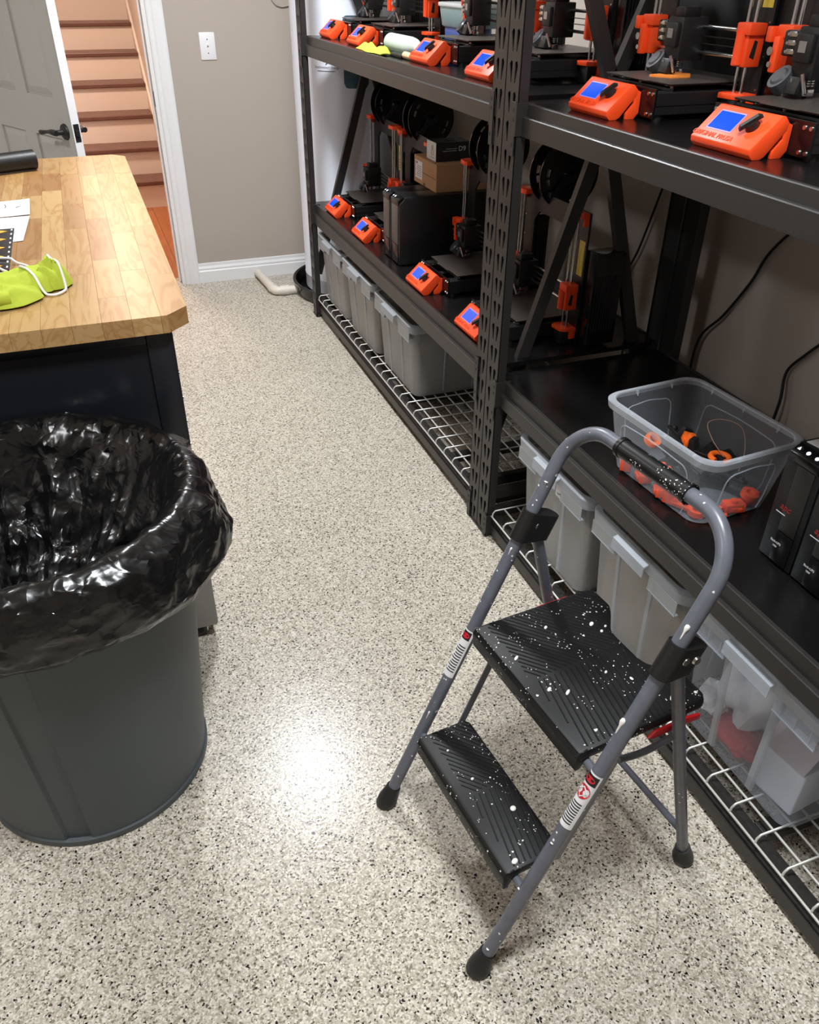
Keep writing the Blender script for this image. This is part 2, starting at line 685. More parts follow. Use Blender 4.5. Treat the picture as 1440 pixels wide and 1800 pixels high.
def bag_material():
    m, nt, b = nodes_of('black_bag_film')
    L, N = nt.links.new, nt.nodes.new
    b.inputs['Base Color'].default_value = lin((12, 12, 13))
    b.inputs['Roughness'].default_value = 0.24
    b.inputs['Specular IOR Level'].default_value = 0.6
    tc = N('ShaderNodeTexCoord')
    total = None
    for sc_, det, dist, pw_, amt in ((6.5, 1.5, 0.4, 4.0, 1.0), (22.0, 2.0, 0.4, 3.0, 0.5)):
        n = N('ShaderNodeTexNoise')
        n.inputs['Scale'].default_value = sc_
        n.inputs['Detail'].default_value = det
        n.inputs['Distortion'].default_value = dist
        L(tc.outputs['Object'], n.inputs['Vector'])
        a = N('ShaderNodeMath')
        a.operation = 'MULTIPLY_ADD'
        a.inputs[1].default_value = 2.0
        a.inputs[2].default_value = -1.0
        L(n.outputs['Fac'], a.inputs[0])
        b2 = N('ShaderNodeMath')
        b2.operation = 'ABSOLUTE'
        L(a.outputs[0], b2.inputs[0])
        c = N('ShaderNodeMath')
        c.operation = 'SUBTRACT'
        c.inputs[0].default_value = 1.0
        L(b2.outputs[0], c.inputs[1])
        d = N('ShaderNodeMath')
        d.operation = 'POWER'
        d.inputs[1].default_value = pw_
        L(c.outputs[0], d.inputs[0])
        e = N('ShaderNodeMath')
        e.operation = 'MULTIPLY'
        e.inputs[1].default_value = amt
        L(d.outputs[0], e.inputs[0])
        if total is None:
            total = e
        else:
            f = N('ShaderNodeMath')
            f.operation = 'ADD'
            L(total.outputs[0], f.inputs[0])
            L(e.outputs[0], f.inputs[1])
            total = f
    bp = N('ShaderNodeBump')
    bp.inputs['Strength'].default_value = 0.35
    bp.inputs['Distance'].default_value = 0.008
    L(total.outputs[0], bp.inputs['Height'])
    L(bp.outputs['Normal'], b.inputs['Normal'])
    return m


M_BAG = bag_material()

# ================================================================== SETTING
WY = 4.68            # face of the back wall
RX = 1.70            # face of the wall behind the shelves
LX, FY, CZ = -2.3, -1.7, 2.56
DL, DR = -0.386, 0.404

bm = B()
box(bm, (LX - 0.1, FY - 0.1, -0.08), (RX + 0.1, 4.80, 0))
struct(obj('floor', bm, M_FLOOR))
bm = B()
box(bm, (LX - 0.1, FY - 0.1, CZ), (RX + 0.1, WY + 0.12, CZ + 0.1))
struct(obj('ceiling', bm, M_CEIL))
bm = B()
box(bm, (LX, WY, 0), (DL, WY + 0.12, CZ))
box(bm, (DR, WY, 0), (RX + 0.1, WY + 0.12, CZ))
box(bm, (DL, WY, 2.05), (DR, WY + 0.12, CZ))
struct(obj('wall_back', bm, M_WALL))
bm = B()
box(bm, (RX, FY, 0), (RX + 0.1, WY, CZ))
struct(obj('wall_right', bm, M_WALL))
bm = B()
box(bm, (LX - 0.1, FY, 0), (LX, WY, CZ))
struct(obj('wall_left', bm, M_WALL))
bm = B()
box(bm, (LX - 0.1, FY - 0.1, 0), (RX + 0.1, FY, CZ))
struct(obj('wall_front', bm, M_WALL))


def baseboard(bm, x0, x1):
    prism(bm, [(WY, 0), (WY - 0.016, 0), (WY - 0.016, 0.062), (WY - 0.012, 0.068), (WY - 0.013, 0.078), (WY - 0.007, 0.090), (WY - 0.006, 0.104), (WY, 0.106)], 'x', x0, x1)


bm = B()
baseboard(bm, 0.484, RX)
struct(obj('baseboard_back', bm, M_WHITE))
bm = B()
box(bm, (RX - 0.014, FY, 0), (RX, WY - 0.016, 0.1), 0.003)
struct(obj('baseboard_right', bm, M_WHITE))


def casing(bm, x0, x1, flip, z1=2.12):
    # moulded casing profile in (x, y)
    w_ = x1 - x0
    prof = [(0, 0), (0, 0.009), (0.10, 0.013), (0.22, 0.013), (0.28, 0.010), (0.40, 0.015), (0.70, 0.019), (0.90, 0.019), (1.0, 0.015), (1.0, 0)]
    poly = [((x1 - t * w_) if flip else (x0 + t * w_), WY - d) for t, d in prof]
    prism(bm, poly, 'z', 0, z1)


bm = B()
casing(bm, DR, 0.484, False)
struct(obj('trim_1', bm, M_WHITE))
bm = B()
casing(bm, DL - 0.08, DL, True)
struct(obj('trim_2', bm, M_WHITE))
bm = B()
box(bm, (DL - 0.08, WY - 0.018, 2.05), (0.484, WY - 0.0005, 2.13), 0.003)
struct(obj('trim_3', bm, M_WHITE))
# jamb boards with the stop moulding
bm = B()
box(bm, (DR - 0.018, WY - 0.002, 0), (DR - 0.0005, WY + 0.125, 2.05))
box(bm, (DR - 0.030, WY + 0.045, 0), (DR - 0.018, WY + 0.085, 2.05), 0.002)
jr = struct(obj('trim_4', bm, M_WHITE))
bm = B()
box(bm, (DR - 0.0195, WY + 0.006, 0.905), (DR - 0.0179, WY + 0.036, 0.975), 0.0005)
obj('strike_plate', bm, M_BLACKM, jr)
bm = B()
box(bm, (DL + 0.0005, WY - 0.002, 0), (DL + 0.018, WY + 0.125, 2.05))
struct(obj('trim_5', bm, M_WHITE))

# ---- open six panel door, hinged on the left jamb, swung into the room
DW, DT, DH = 0.762, 0.036, 2.02
dang = math.atan2(0.262, 0.68)
door = thing('door_1', '', 'door', (-0.368, 4.660, 0.012), 0)
del door['label'], door['category']
struct(door)
# local frame: +x from hinge to free edge, face seen from the camera at y = -DT/2
door.rotation_euler = (0, 0, math.atan2(-0.883, 0.469))
bm = B()
box(bm, (0, -DT / 2 + 0.010, 0), (DW, DT / 2 - 0.010, DH))
st = 0.105
xs = [(0, st), (DW / 2 - 0.05, DW / 2 + 0.05), (DW - st, DW)]
for sgn in (-1, 1):
    y0, y1 = sgn * (DT / 2 - 0.0105), sgn * DT / 2
    for a, b_ in xs:
        box(bm, (a, y0, 0), (b_, y1, DH))
    for z0, z1 in ((0, 0.21), (0.865, 1.025), (1.60, 1.70), (1.90, DH)):
        box(bm, (xs[0][1], y0, z0), (xs[1][0], y1, z1))
        box(bm, (xs[1][1], y0, z0), (xs[2][0], y1, z1))
box(bm, (DW - 0.004, -DT / 2, 0), (DW, DT / 2, DH))
obj('door_slab', bm, M_DOOR, door)
bm = B()
box(bm, (DW, -DT / 2, 0), (DW + 0.0015, DT / 2, DH))
obj('door_edge', bm, M_WHITE, door)
for z0, z1 in ((0.21, 0.865), (1.025, 1.60), (1.70, 1.90)):
    for a, b_ in ((xs[0][1], xs[1][0]), (xs[1][1], xs[2][0])):
        bm = B()
        for sgn in (-1, 1):
            t = bmesh.new()
            yb, yt = sgn * (DT / 2 - 0.0105), sgn * (DT / 2 - 0.001)
            q0 = [(a + .004, z0 + .004), (b_ - .004, z0 + .004), (b_ - .004, z1 - .004), (a + .004, z1 - .004)]
            q1 = [(a + .032, z0 + .032), (b_ - .032, z0 + .032), (b_ - .032, z1 - .032), (a + .032, z1 - .032)]
            A_ = [t.verts.new((x, yb, z)) for x, z in q0]
            B_ = [t.verts.new((x, yt, z)) for x, z in q1]
            for i in range(4):
                t.faces.new((A_[i], A_[(i + 1) % 4], B_[(i + 1) % 4], B_[i]))
            t.faces.new(B_)
            join(bm, t)
        obj('door_panel', bm, M_DOOR, door)
bm = B()
box(bm, (DW + 0.0014, -0.0125, 0.862), (DW + 0.003, 0.0125, 0.932), 0.0004)
box(bm, (DW + 0.003, -0.007, 0.885), (DW + 0.010, 0.007, 0.908), 0.002)
obj('latch_plate', bm, M_BLACKM, door)
for sgn in (-1, 1):
    bm = B()
    hx, hz = DW - 0.062, 0.897
    y = sgn * DT / 2
    cyl(bm, (hx, y, hz), (hx, y + sgn * 0.008, hz), 0.033, 0.030, 24)
    cyl(bm, (hx, y + sgn * 0.008, hz), (hx, y + sgn * 0.014, hz), 0.024, 0.016, 24)
    cyl(bm, (hx, y + sgn * 0.014, hz), (hx, y + sgn * 0.05, hz), 0.011, 0.011, 16)
    tube(bm, smooth_path([(hx + 0.012, y + sgn * 0.048, hz), (hx - 0.02, y + sgn * 0.052, hz + 0.003), (hx - 0.06, y + sgn * 0.054, hz), (hx - 0.10, y + sgn * 0.055, hz - 0.006), (hx - 0.118, y + sgn * 0.055, hz - 0.004)], 5),
         [0.011 - 0.004 * (i / 20) + 0.002 * sin(i * 0.5) for i in range(21)], 12)
    obj('door_handle', bm, M_BLACKM, door, 40)
for hz in (0.25, 1.0, 1.8):
    bm = B()
    cyl(bm, (-0.004, -DT / 2 - 0.004, hz - 0.045), (-0.004, -DT / 2 - 0.004, hz + 0.045), 0.006)
    obj('hinge', bm, M_BLACKM, door, 40)

# ---- stair hall
SX0, SX1, SY0, RISE, RUN = -0.55, 0.545, 6.52, 0.187, 0.25
bm = B()
box(bm, (SX0 - 0.02, WY + 0.121, -0.08), (SX1 + 0.03, SY0 + 0.3, -0.006))
hall = struct(obj('floor_hall', bm, M_PLANK))
px = SX0
k = 0
random.seed(4)
while px < SX1 + 0.02:
    py = WY + 0.06 - random.random() * 0.0
    y0 = WY + 0.122
    while y0 < SY0:
        L_ = random.uniform(0.45, 0.95)
        bm = B()
        box(bm, (px + 0.0008, y0 + 0.0008, -0.006), (min(px + 0.095, SX1 + 0.025) - 0.0008, min(y0 + L_, SY0 + 0.01) - 0.0008, 0.0), 0.0008)
        obj('plank', bm, M_PLANK, hall)
        y0 += L_
    px += 0.095
bm = B()
box(bm, (SX0, WY + 0.121, -0.079), (SX1, WY + 0.15, 0.0015), 0.0005)
stairs = thing('staircase', 'brown treaded staircase with pale risers beyond the open door', 'staircase', (0, SY0, 0))
for n in range(13):
    bm = B()
    box(bm, (SX0 + 0.003, n * RUN, n * RISE), (SX1, n * RUN + 0.018, (n + 1) * RISE - 0.03))
    obj('riser', bm, M_STAIRW, stairs)
    bm = B()
    box(bm, (SX0 + 0.003, n * RUN - 0.026, (n + 1) * RISE - 0.030), (SX1, (n + 1) * RUN + 0.018, (n + 1) * RISE), 0.006)
    obj('tread', bm, M_TREAD, stairs)
bm.free() if False else None
sl = RISE / RUN
bm = B()
prism(bm, [(WY + 0.125, 0), (SY0 + 0.05, 0), (SY0 + 13 * RUN, 13 * RISE - 0.05), (SY0 + 13 * RUN, 13 * RISE + 0.13), (SY0 - 0.05, 0.155), (WY + 0.125, 0.12)], 'x', SX1, SX1 + 0.016)
obj_ = struct(obj('trim_6', bm, M_STAIRW))
bm = B()
box(bm, (SX1 + 0.016, WY + 0.12, 0), (SX1 + 0.1, 10.2, 4.4))
struct(obj('wall_hall_right', bm, M_STAIRW))
bm = B()
box(bm, (SX0 - 0.1, WY + 0.12, 0), (SX0, 10.2, 4.4))
struct(obj('wall_hall_left', bm, M_STAIRW))
bm = B()
box(bm, (SX0 - 0.1, 10.2, 0), (SX1 + 0.1, 10.3, 4.4))
struct(obj('wall_hall_back', bm, M_STAIRW))
bm = B()
box(bm, (SX0 - 0.1, WY + 0.12, 2.5), (SX1 + 0.1, 6.9, 2.6))
box(bm, (SX0 - 0.1, 6.9, 4.4), (SX1 + 0.1, 10.3, 4.5))
box(bm, (SX0 - 0.1, 6.8, 2.6), (SX1 + 0.1, 6.9, 4.4))
struct(obj('ceiling_hall', bm, M_CEIL))

# ================================================================== LIGHT SWITCH, WALL CABLE
sw = thing('light_switch', 'white single toggle light switch plate on the taupe wall', 'switch', (0.678, WY, 1.168))
bm = B()
box(bm, (-0.038, -0.006, -0.060), (0.038, -0.0002, 0.060), 0.003)
obj('switch_plate', bm, M_WHITE, sw, 40)
bm = B()
box(bm, (-0.006, -0.0068, -0.013), (0.006, -0.006, 0.013))
prism(bm, [(-0.0062, -0.004), (-0.017, 0.004), (-0.017, 0.009), (-0.0062, 0.006)], 'x', -0.004, 0.004)
obj('toggle', bm, M_WHITE, sw)
for z in (-0.03, 0.03):
    bm = B()
    cyl(bm, (0, -0.0058, z), (0, -0.0068, z), 0.0028)
    obj('screw', bm, M_SCREW, sw)
bm = B()
tube(bm, smooth_path([(0.985, WY - 0.006, 1.62), (1.0, WY - 0.006, 1.43), (1.02, WY - 0.006, 1.36), (1.055, WY - 0.006, 1.335), (1.10, WY - 0.006, 1.338), (1.16, WY - 0.006, 1.36), (1.22, WY - 0.006, 1.45), (1.24, WY - 0.006, 1.62)], 8), 0.0042)
tag(obj('wall_cable', bm, mat('grey_cable', (168, 160, 154), 0.5), smooth=60), 'grey cable looping down the taupe wall beside the water heater', 'cable')

# ================================================================== WATER HEATER, DRAIN PAN, DRAIN PIPE
HC = Vector((1.312, 4.312, 0))
wh = thing('water_heater', 'tall white cylindrical water heater standing in the corner', 'water heater', (HC.x, HC.y, 0.022))
bm = B()
R_ = 0.288
lathe(bm, [(0.02, 0.0), (R_ - 0.01, 0.0), (R_, 0.012), (R_, 0.08), (R_ + 0.002, 0.085), (R_, 0.09), (R_, 1.55), (R_ - 0.02, 1.575), (0.02, 1.58)], n=72)
obj('tank', bm, M_HEATER, wh, 30)
bm = B()
for a0 in (-0.6, 0.6):
    cyl(bm, (0.1 * a0, 0.06, 1.575), (0.1 * a0, 0.06, 1.75), 0.012)
obj('pipe_stub', bm, mat('copper', (190, 120, 80), 0.35, metal=0.9), wh, 40)


def on_tank(a, z, out=0.001):
    return Vector(((R_ + out) * cos(a), (R_ + out) * sin(a), z))


# curved sticker patch and print on the tank face
def patch(bm, a0, a1, z0, z1, r=0.02, out=0.0012):
    t = bmesh.new()
    poly = rrect(a0 * R_, z0, a1 * R_, z1, r, 4)
    # grid fill by columns for curvature
    n = 12
    for i in range(n):
        xa, xb = a0 * R_ + (a1 - a0) * R_ * i / n, a0 * R_ + (a1 - a0) * R_ * (i + 1) / n

        def ext(x):
            d0 = min(x - a0 * R_, a1 * R_ - x)
            c = 0 if d0 >= r else r - math.sqrt(max(0, r * r - (r - d0) ** 2))
            return z0 + c, z1 - c
        za, zb = ext(xa), ext(xb)
        vs = [t.verts.new(on_tank(xa / R_, za[0], out)), t.verts.new(on_tank(xb / R_, zb[0], out)),
              t.verts.new(on_tank(xb / R_, zb[1], out)), t.verts.new(on_tank(xa / R_, za[1], out))]
        t.faces.new(vs)
    join(bm, t)


bm = B()
patch(bm, radians(-114.5), radians(-91.5), 1.010, 1.30)
obj('sticker', bm, M_TEAL, wh)
me = text_mesh('Southwestern Energy', 0.0145, 0.0)
for v in me.vertices:
    a = radians(-131) + v.co.x / R_
    v.co = on_tank(a, 1.094 + v.co.y, 0.0012)
obj_me('lettering', me, M_INK, wh)
bm = B()
patch(bm, radians(-141), radians(-122), 1.077, 1.080, 0.001)
pts = [on_tank(-2.30 + 0.2 * t, 1.106 + 0.012 * sin(pi * t), 0.0012) for t in [i / 14 for i in range(15)]]
tube(bm, pts, 0.0016, 6)
obj('logo_line', bm, M_INK, wh)
bm = B()
pts = [on_tank(a, z, 0.0012) for a, z in ((-2.38, 1.136), (-2.35, 1.131), (-2.32, 1.125), (-2.28, 1.120))]
tube(bm, pts, [0.002, 0.0045, 0.004, 0.001], 6)
pts = [on_tank(a, z, 0.0012) for a, z in ((-2.38, 1.120), (-2.34, 1.126), (-2.31, 1.134))]
tube(bm, pts, [0.001, 0.003, 0.001], 6)
obj('logo_mark', bm, M_REDINK, wh)

pan = thing('drain_pan', 'round black drain pan under the white water heater', 'pan', (HC.x, 4.282, 0))
bm = B()
lathe(bm, [(0.02, 0.0), (0.345, 0.0), (0.358, 0.062), (0.368, 0.066), (0.370, 0.074), (0.365, 0.078), (0.353, 0.074), (0.338, 0.012), (0.02, 0.008)], n=64)
obj('pan_body', bm, M_BLKG, pan, 40)
for a in (-2.55, -2.28):
    bm = B()
    bmesh.ops.create_uvsphere(bm, u_segments=10, v_segments=6, radius=0.006, matrix=Matrix.Translation((0.352 * cos(a), 0.352 * sin(a), 0.040)))
    obj('rivet', bm, M_SCREW, pan, 60)
bm = B()
zp = 0.026
path = [(0.815, WY - 0.02, zp), (0.826, 4.50, zp), (0.835, 4.37, zp), (0.838, 4.345, zp), (0.845, 4.325, zp), (0.865, 4.318, zp), (0.91, 4.315, zp), (0.955, 4.312, zp)]
dp = thing('drain_pipe', 'cream plastic drain pipe elbow lying on the speckled floor', 'pipe', (0.84, 4.33, 0))
bm = B()
off = Vector((0.84, 4.33, 0))
tube(bm, smooth_path([Vector(p) - off for p in path], 5), 0.022, 18)
obj('pipe', bm, M_PVC, dp, 60)
bm = B()
cyl(bm, Vector((0.834, 4.40, zp)) - off, Vector((0.837, 4.355, zp)) - off, 0.0255, n=20)
cyl(bm, Vector((0.868, 4.319, zp)) - off, Vector((0.915, 4.315, zp)) - off, 0.0255, n=20)
bmesh.ops.create_uvsphere(bm, u_segments=16, v_segments=10, radius=0.0256, matrix=Matrix.Translation(Vector((0.845, 4.332, zp)) - off))
obj('elbow', bm, M_PVC, dp, 60)

# ================================================================== WORKBENCH
TZ, TT = 0.91, 0.038
wx = CAMZ - TZ
kx = (CAMZ - TZ) / (CAMZ - 0.90)
TX1, TX0 = 0.1445 * kx, 0.1445 * kx - 0.635
TY0, TY1 = 1.70 * kx, 3.515 * kx
bench = thing('workbench', 'butcher block workbench with a black steel cabinet below', 'workbench', ((TX0 + TX1) / 2, (TY0 + TY1) / 2, 0))
bo = Vector(bench.location)


def bl(p):
    return Vector(p) - bo


bm = B()
box(bm, bl((TX0 + 0.003, TY0 + 0.003, TZ - TT)), bl((TX1 - 0.04, TY1 - 0.04, TZ - TT + 0.006)))
top = obj('tabletop', bm, M_STAVE, bench)
random.seed(11)
NS = 11
SW = (TX1 - TX0) / NS
CH = 0.045
for i in range(NS):
    xa, xb = TX0 + i * SW, TX0 + (i + 1) * SW
    cuts = [TY0]
    y = TY0 + random.uniform(0.10, 0.34)
    while y < TY1 - 0.12:
        cuts.append(y)
        y += random.uniform(0.22, 0.46)
    cuts.append(TY1)
    for q in range(len(cuts) - 1):
        ya, yb = cuts[q], cuts[q + 1]
        g = 0.00025
        poly = [(xa + g, ya + g), (xb - g, ya + g), (xb - g, yb - g), (xa + g, yb - g)]
        if i == NS - 1 and q == 0:
            poly = [(xa + g, ya + g), (xb - CH, ya + g), (xb - g, ya + CH), (xb - g, yb - g), (xa + g, yb - g)]
        if i == NS - 1 and q == len(cuts) - 2:
            poly = [(xa + g, ya + g), (xb - g, ya + g), (xb - g, yb - CH), (xb - CH, yb - g), (xa + g, yb - g)]
        if i == 0 and q == 0:
            poly = [(xa + CH, ya + g), (xb - g, ya + g), (xb - g, yb - g), (xa + g, yb - g), (xa + g, ya + CH)]
        bm = B()
        z0 = TZ - TT + (0.0063 if (poly[0][0] > TX0 + 0.002) else 0.0063)
        prism(bm, [(p[0] - bo.x, p[1] - bo.y) for p in poly], 'z', TZ - TT + 0.0002 if (i == NS - 1 or q == 0) else z0, TZ + random.uniform(-0.0001, 0.0001))
        obj('stave', bm, M_STAVE, top)
CX1, CX0, CY0, CY1 = 0.100, 0.100 - 0.55, TY0 + 0.035, TY1 - 0.05
bm = B()
box(bm, bl((CX0, CY0 + 0.006, 0.46)), bl((CX1, CY1, TZ - TT)), 0.002)
obj('cabinet_body', bm, M_NAVY, bench)
# folded front frame around a recessed end panel
bm = B()
for a, b_ in (((CX1 - 0.052, CY0 - 0.004, 0.46), (CX1 + 0.003, CY0 + 0.008, TZ - TT - 0.002)),
              ((CX0 - 0.003, CY0 - 0.004, 0.46), (CX0 + 0.05, CY0 + 0.008, TZ - TT - 0.002)),
              ((CX0 + 0.05, CY0 - 0.004, TZ - TT - 0.03), (CX1 - 0.052, CY0 + 0.008, TZ - TT - 0.002))):
    box(bm, bl(a), bl(b_), 0.003)
box(bm, bl((CX1 - 0.004, CY0 - 0.002, 0.46)), bl((CX1 + 0.004, CY0 + 0.03, TZ - TT - 0.002)), 0.002)
obj('end_frame', bm, M_NAVY, bench, 40)
for sx, sz in ((0.033, 0.603), (-0.075, 0.665), (-0.122, 0.662)):
    bm = B()
    cyl(bm, bl((sx, CY0 + (-0.004 if sx > 0.03 else 0.006), sz)), bl((sx, CY0 - (0.009 if sx > 0.03 else -0.003), sz)), 0.0065 if sx > 0.03 else 0.0035, 0.003, 14)
    obj('bolt', bm, M_SCREW, bench, 50)
for z in (0.52, 0.58, 0.64, 0.70, 0.76):
    bm = B()
    cyl(bm, bl((CX1 + 0.003, CY0 + 0.016, z)), bl((CX1 + 0.0065, CY0 + 0.016, z)), 0.0045, n=10)
    obj('rivet', bm, M_SCREW, bench, 50)
bm = B()
box(bm, bl((CX0, 1.686, 0.050)), bl((0.0985, CY1, 0.4595)), 0.006)
box(bm, bl((CX0, 1.686, 0.4595)), bl((0.0985, CY0 - 0.0045, 0.53)), 0.003)
obj('lower_cabinet', bm, M_CABG, bench, 40)['label'] = 'grey lower cabinet'
for cx in (CX1 - 0.05, CX0 + 0.05):
    for cy in (1.686 + 0.040, CY1 - 0.05):
        bm = B()
        box(bm, bl((cx - 0.025, cy - 0.025, 0.044)), bl((cx + 0.025, cy + 0.025, 0.0505)))
        for s in (-1, 1):
            prism(bm, [(cy - 0.020 - bo.y, 0.045), (cy + 0.020 - bo.y, 0.045), (cy + 0.010 - bo.y, 0.013), (cy - 0.010 - bo.y, 0.013)], 'x', cx + s * 0.02 - 0.002 - bo.x, cx + s * 0.02 + 0.002 - bo.x)
        c_ = obj('caster', bm, M_SCREW, bench)
        bm = B()
        lathe(bm, [(0.003, -0.012), (0.016, -0.014), (0.021, -0.009), (0.021, 0.009), (0.016, 0.014), (0.003, 0.012)], bl((cx, cy, 0.0212)), 24, 'x')
        obj('wheel', bm, M_RUBBER, c_, 40)

# ================================================================== THINGS ON THE WORKBENCH
def onbench(x, y):
    return (x * kx, y * kx)


random.seed(5)


def sheet(name, corners, z, label, cat, m, curl=0.0):
    """thin sheet of paper from 4 plan corners, slightly curled"""
    c = [Vector((x * kx, y * kx)) for x, y in corners]
    ctr = sum(c, Vector((0, 0))) / 4
    t = thing(name, label, cat, (ctr.x, ctr.y, TZ + z))
    bm = B()
    n = 10
    vt, vb = [], []
    for i in range(n + 1):
        for j in range(n + 1):
            u_, v_ = i / n, j / n
            p = (c[0] * (1 - u_) + c[1] * u_) * (1 - v_) + (c[3] * (1 - u_) + c[2] * u_) * v_
            zz = curl * ((u_ - 0.5) ** 2 * 2 + 0.4 * v_ ** 2)
            vt.append(bm.verts.new((p.x - ctr.x, p.y - ctr.y, zz + 0.0006)))
            vb.append(bm.verts.new((p.x - ctr.x, p.y - ctr.y, zz)))
    for i in range(n):
        for j in range(n):
            q = [i * (n + 1) + j, (i + 1) * (n + 1) + j, (i + 1) * (n + 1) + j + 1, i * (n + 1) + j + 1]
            bm.faces.new([vt[k_] for k_ in q])
            bm.faces.new([vb[k_] for k_ in q][::-1])
    for k_ in range(n):
        for (a, b_) in ((k_, k_ + 1), (n * (n + 1) + k_ + 1, n * (n + 1) + k_)):
            bm.faces.new((vt[a], vt[b_], vb[b_], vb[a]))
        for (a, b_) in (((k_ + 1) * (n + 1), k_ * (n + 1)), (k_ * (n + 1) + n, (k_ + 1) * (n + 1) + n)):
            bm.faces.new((vt[a], vt[b_], vb[b_], vb[a]))
    obj('sheet', bm, m, t)
    return t


p1 = sheet('paper_note', [(-0.36, 2.65), (-0.18, 2.650), (-0.183, 2.845), (-0.36, 2.83)], 0.0012, 'white folded paper with faint drawing beyond the second sheet', 'paper', M_PAPER, 0.004)
bm = B()
for pts in ([(-0.05, 0.02), (-0.045, 0.05), (-0.02, 0.04), (-0.03, 0.02)], [(0.02, 0.01), (0.022, 0.03), (0.018, 0.045)], [(0.05, 0.0), (0.055, 0.012), (0.06, 0.008)]):
    tube(bm, smooth_path([(x, y, 0.0024) for x, y in pts], 4), 0.0009, 5)
obj('pencil_line', bm, M_INK, p1)
p2 = sheet('paper_note', [(-0.36, 2.36), (-0.193, 2.375), (-0.18, 2.635), (-0.36, 2.645)], 0.0002, 'blank white paper sheet between the drawing and the patterned card', 'paper', M_PAPER, 0.003)
cd = thing('patterned_card', 'black card with yellow ribbon pattern at the bench edge', 'card', (-0.285 * kx, 2.29 * kx, TZ + 0.0006))
bm = B()
ca = Matrix.Rotation(-0.03, 4, 'Z')
box(bm, (-0.068, -0.19, 0.0062), (0.068, 0.19, 0.0085), 0.0008)
obj('card', bm, M_BLKG, cd)
bm = B()
box(bm, (-0.072, -0.193, 0), (0.066, 0.16, 0.0058), 0.0008)
obj('backing', bm, M_PAPER, cd)
M_ORY = mat('amber_print', (226, 170, 62), 0.5)
for k in range(5):
    bm = B()
    y = -0.15 + k * 0.078
    prism(bm, [(-0.062, y - 0.012), (0.03, y - 0.018), (0.052, y), (0.03, y + 0.016), (-0.062, y + 0.02), (-0.03, y + 0.003)], 'z', 0.0084, 0.0090)
    obj('ribbon_print', bm, M_ORY, cd)
bm = B()
for s in (-0.062, 0.062):
    for k in range(9):
        box(bm, (s - 0.002, -0.17 + k * 0.042, 0.0084), (s + 0.002, -0.155 + k * 0.042, 0.0089))
obj('border_print', bm, M_PAPER, cd)['kind'] = 'stuff'


def cloth(name, outline_fn, nu, nv, m, label, cat, loc):
    pass


# lime microfibre cloth, crumpled
def crumple(nu, nv, fx, thick):
    bm = B()
    g = [[bm.verts.new(fx(i / nu, j / nv)) for j in range(nv + 1)] for i in range(nu + 1)]
    for i in range(nu):
        for j in range(nv):
            bm.faces.new((g[i][j], g[i + 1][j], g[i + 1][j + 1], g[i][j + 1]))
    bmesh.ops.recalc_face_normals(bm, faces=bm.faces)
    if sum((f.normal.z for f in bm.faces)) < 0:
        bmesh.ops.reverse_faces(bm, faces=bm.faces)
    bmesh.ops.solidify(bm, geom=bm.faces[:], thickness=-thick)
    return bm


def strip(pts, wid, hgt, seed, nu=40, nv=22):
    """soft folded strip of cloth along a plan centre line; wid/hgt functions of u"""
    P = [Vector((p[0] * kx, p[1] * kx, 0)) for p in smooth_path([(x, y, 0) for x, y in pts], 8)]

    def at(u_):
        f = u_ * (len(P) - 1)
        k = min(int(f), len(P) - 2)
        return P[k].lerp(P[k + 1], f - k), (P[k + 1] - P[k]).normalized()

    def fx(u_, v_):
        c, d = at(u_)
        sd = Vector((-d.y, d.x, 0))
        t = 2 * v_ - 1
        w_ = wid(u_) * (1 + 0.22 * noise.noise(Vector((u_ * 5 + seed, t, seed))))
        prof = max(0.0, 1 - abs(t) ** 3.0)
        f1 = 1 - abs(noise.noise(Vector((u_ * 3.0 + seed, t * 1.5, 1.7)))) * 2.4
        z = prof * (hgt(u_) * (0.72 + 0.35 * f1) + 0.004 * noise.noise(Vector((u_ * 13, t * 5, seed))))
        p = c + sd * (t * w_)
        return Vector((p.x + 0.215, p.y - 1.92, max(z, 0.0015)))
    return crumple(nu, nv, fx, 0.0025)


def cap(u_, a=0.12, b_=0.10):
    return max(0.0, min(1, u_ / a)) ** 0.5 * max(0.0, min(1, (1 - u_) / b_)) ** 0.5


bm = strip([(-0.37, 1.955), (-0.27, 1.945), (-0.185, 1.965), (-0.120, 1.975)], lambda u_: 0.072 * (1 - 0.30 * u_) * (0.35 + 0.65 * cap(u_)), lambda u_: 0.036 * (0.3 + 0.7 * cap(u_)) * (0.8 + 0.35 * u_), 3.1)
t2 = strip([(-0.118, 1.930), (-0.122, 1.985), (-0.128, 2.025)], lambda u_: 0.036 * cap(u_, .3, .3), lambda u_: 0.050 * cap(u_, .3, .3), 8.3, 20, 18)
join(bm, t2)
# rolled open ended lobe in front
t2 = bmesh.new()
rp = smooth_path([(-0.38, 1.83, 0), (-0.27, 1.835, 0), (-0.205, 1.850, 0)], 8)
tube(t2, [(x * kx + 0.215, y * kx - 1.92, 0.021) for x, y, z in rp], [0.0205 - 0.0004 * k for k in range(len(rp))], 20, cap=False)
for v in t2.verts:
    v.co.z = 0.0018 + max(0, v.co.z - 0.0018) * (0.95 + 0.25 * noise.noise(v.co * 22))
    v.co.y += 0.006 * noise.noise(v.co * 25 + Vector((3, 1, 2)))
bmesh.ops.recalc_face_normals(t2, faces=t2.faces)
bmesh.ops.solidify(t2, geom=t2.faces[:], thickness=0.003)
join(bm, t2)
t2 = strip([(-0.37, 1.885), (-0.28, 1.880), (-0.20, 1.885), (-0.15, 1.915)], lambda u_: 0.045 * cap(u_, .1, .3), lambda u_: 0.030 * cap(u_, .1, .3), 5.7, 34, 18)
join(bm, t2)
from mathutils.bvhtree import BVHTree
CB = BVHTree.FromBMesh(bm)
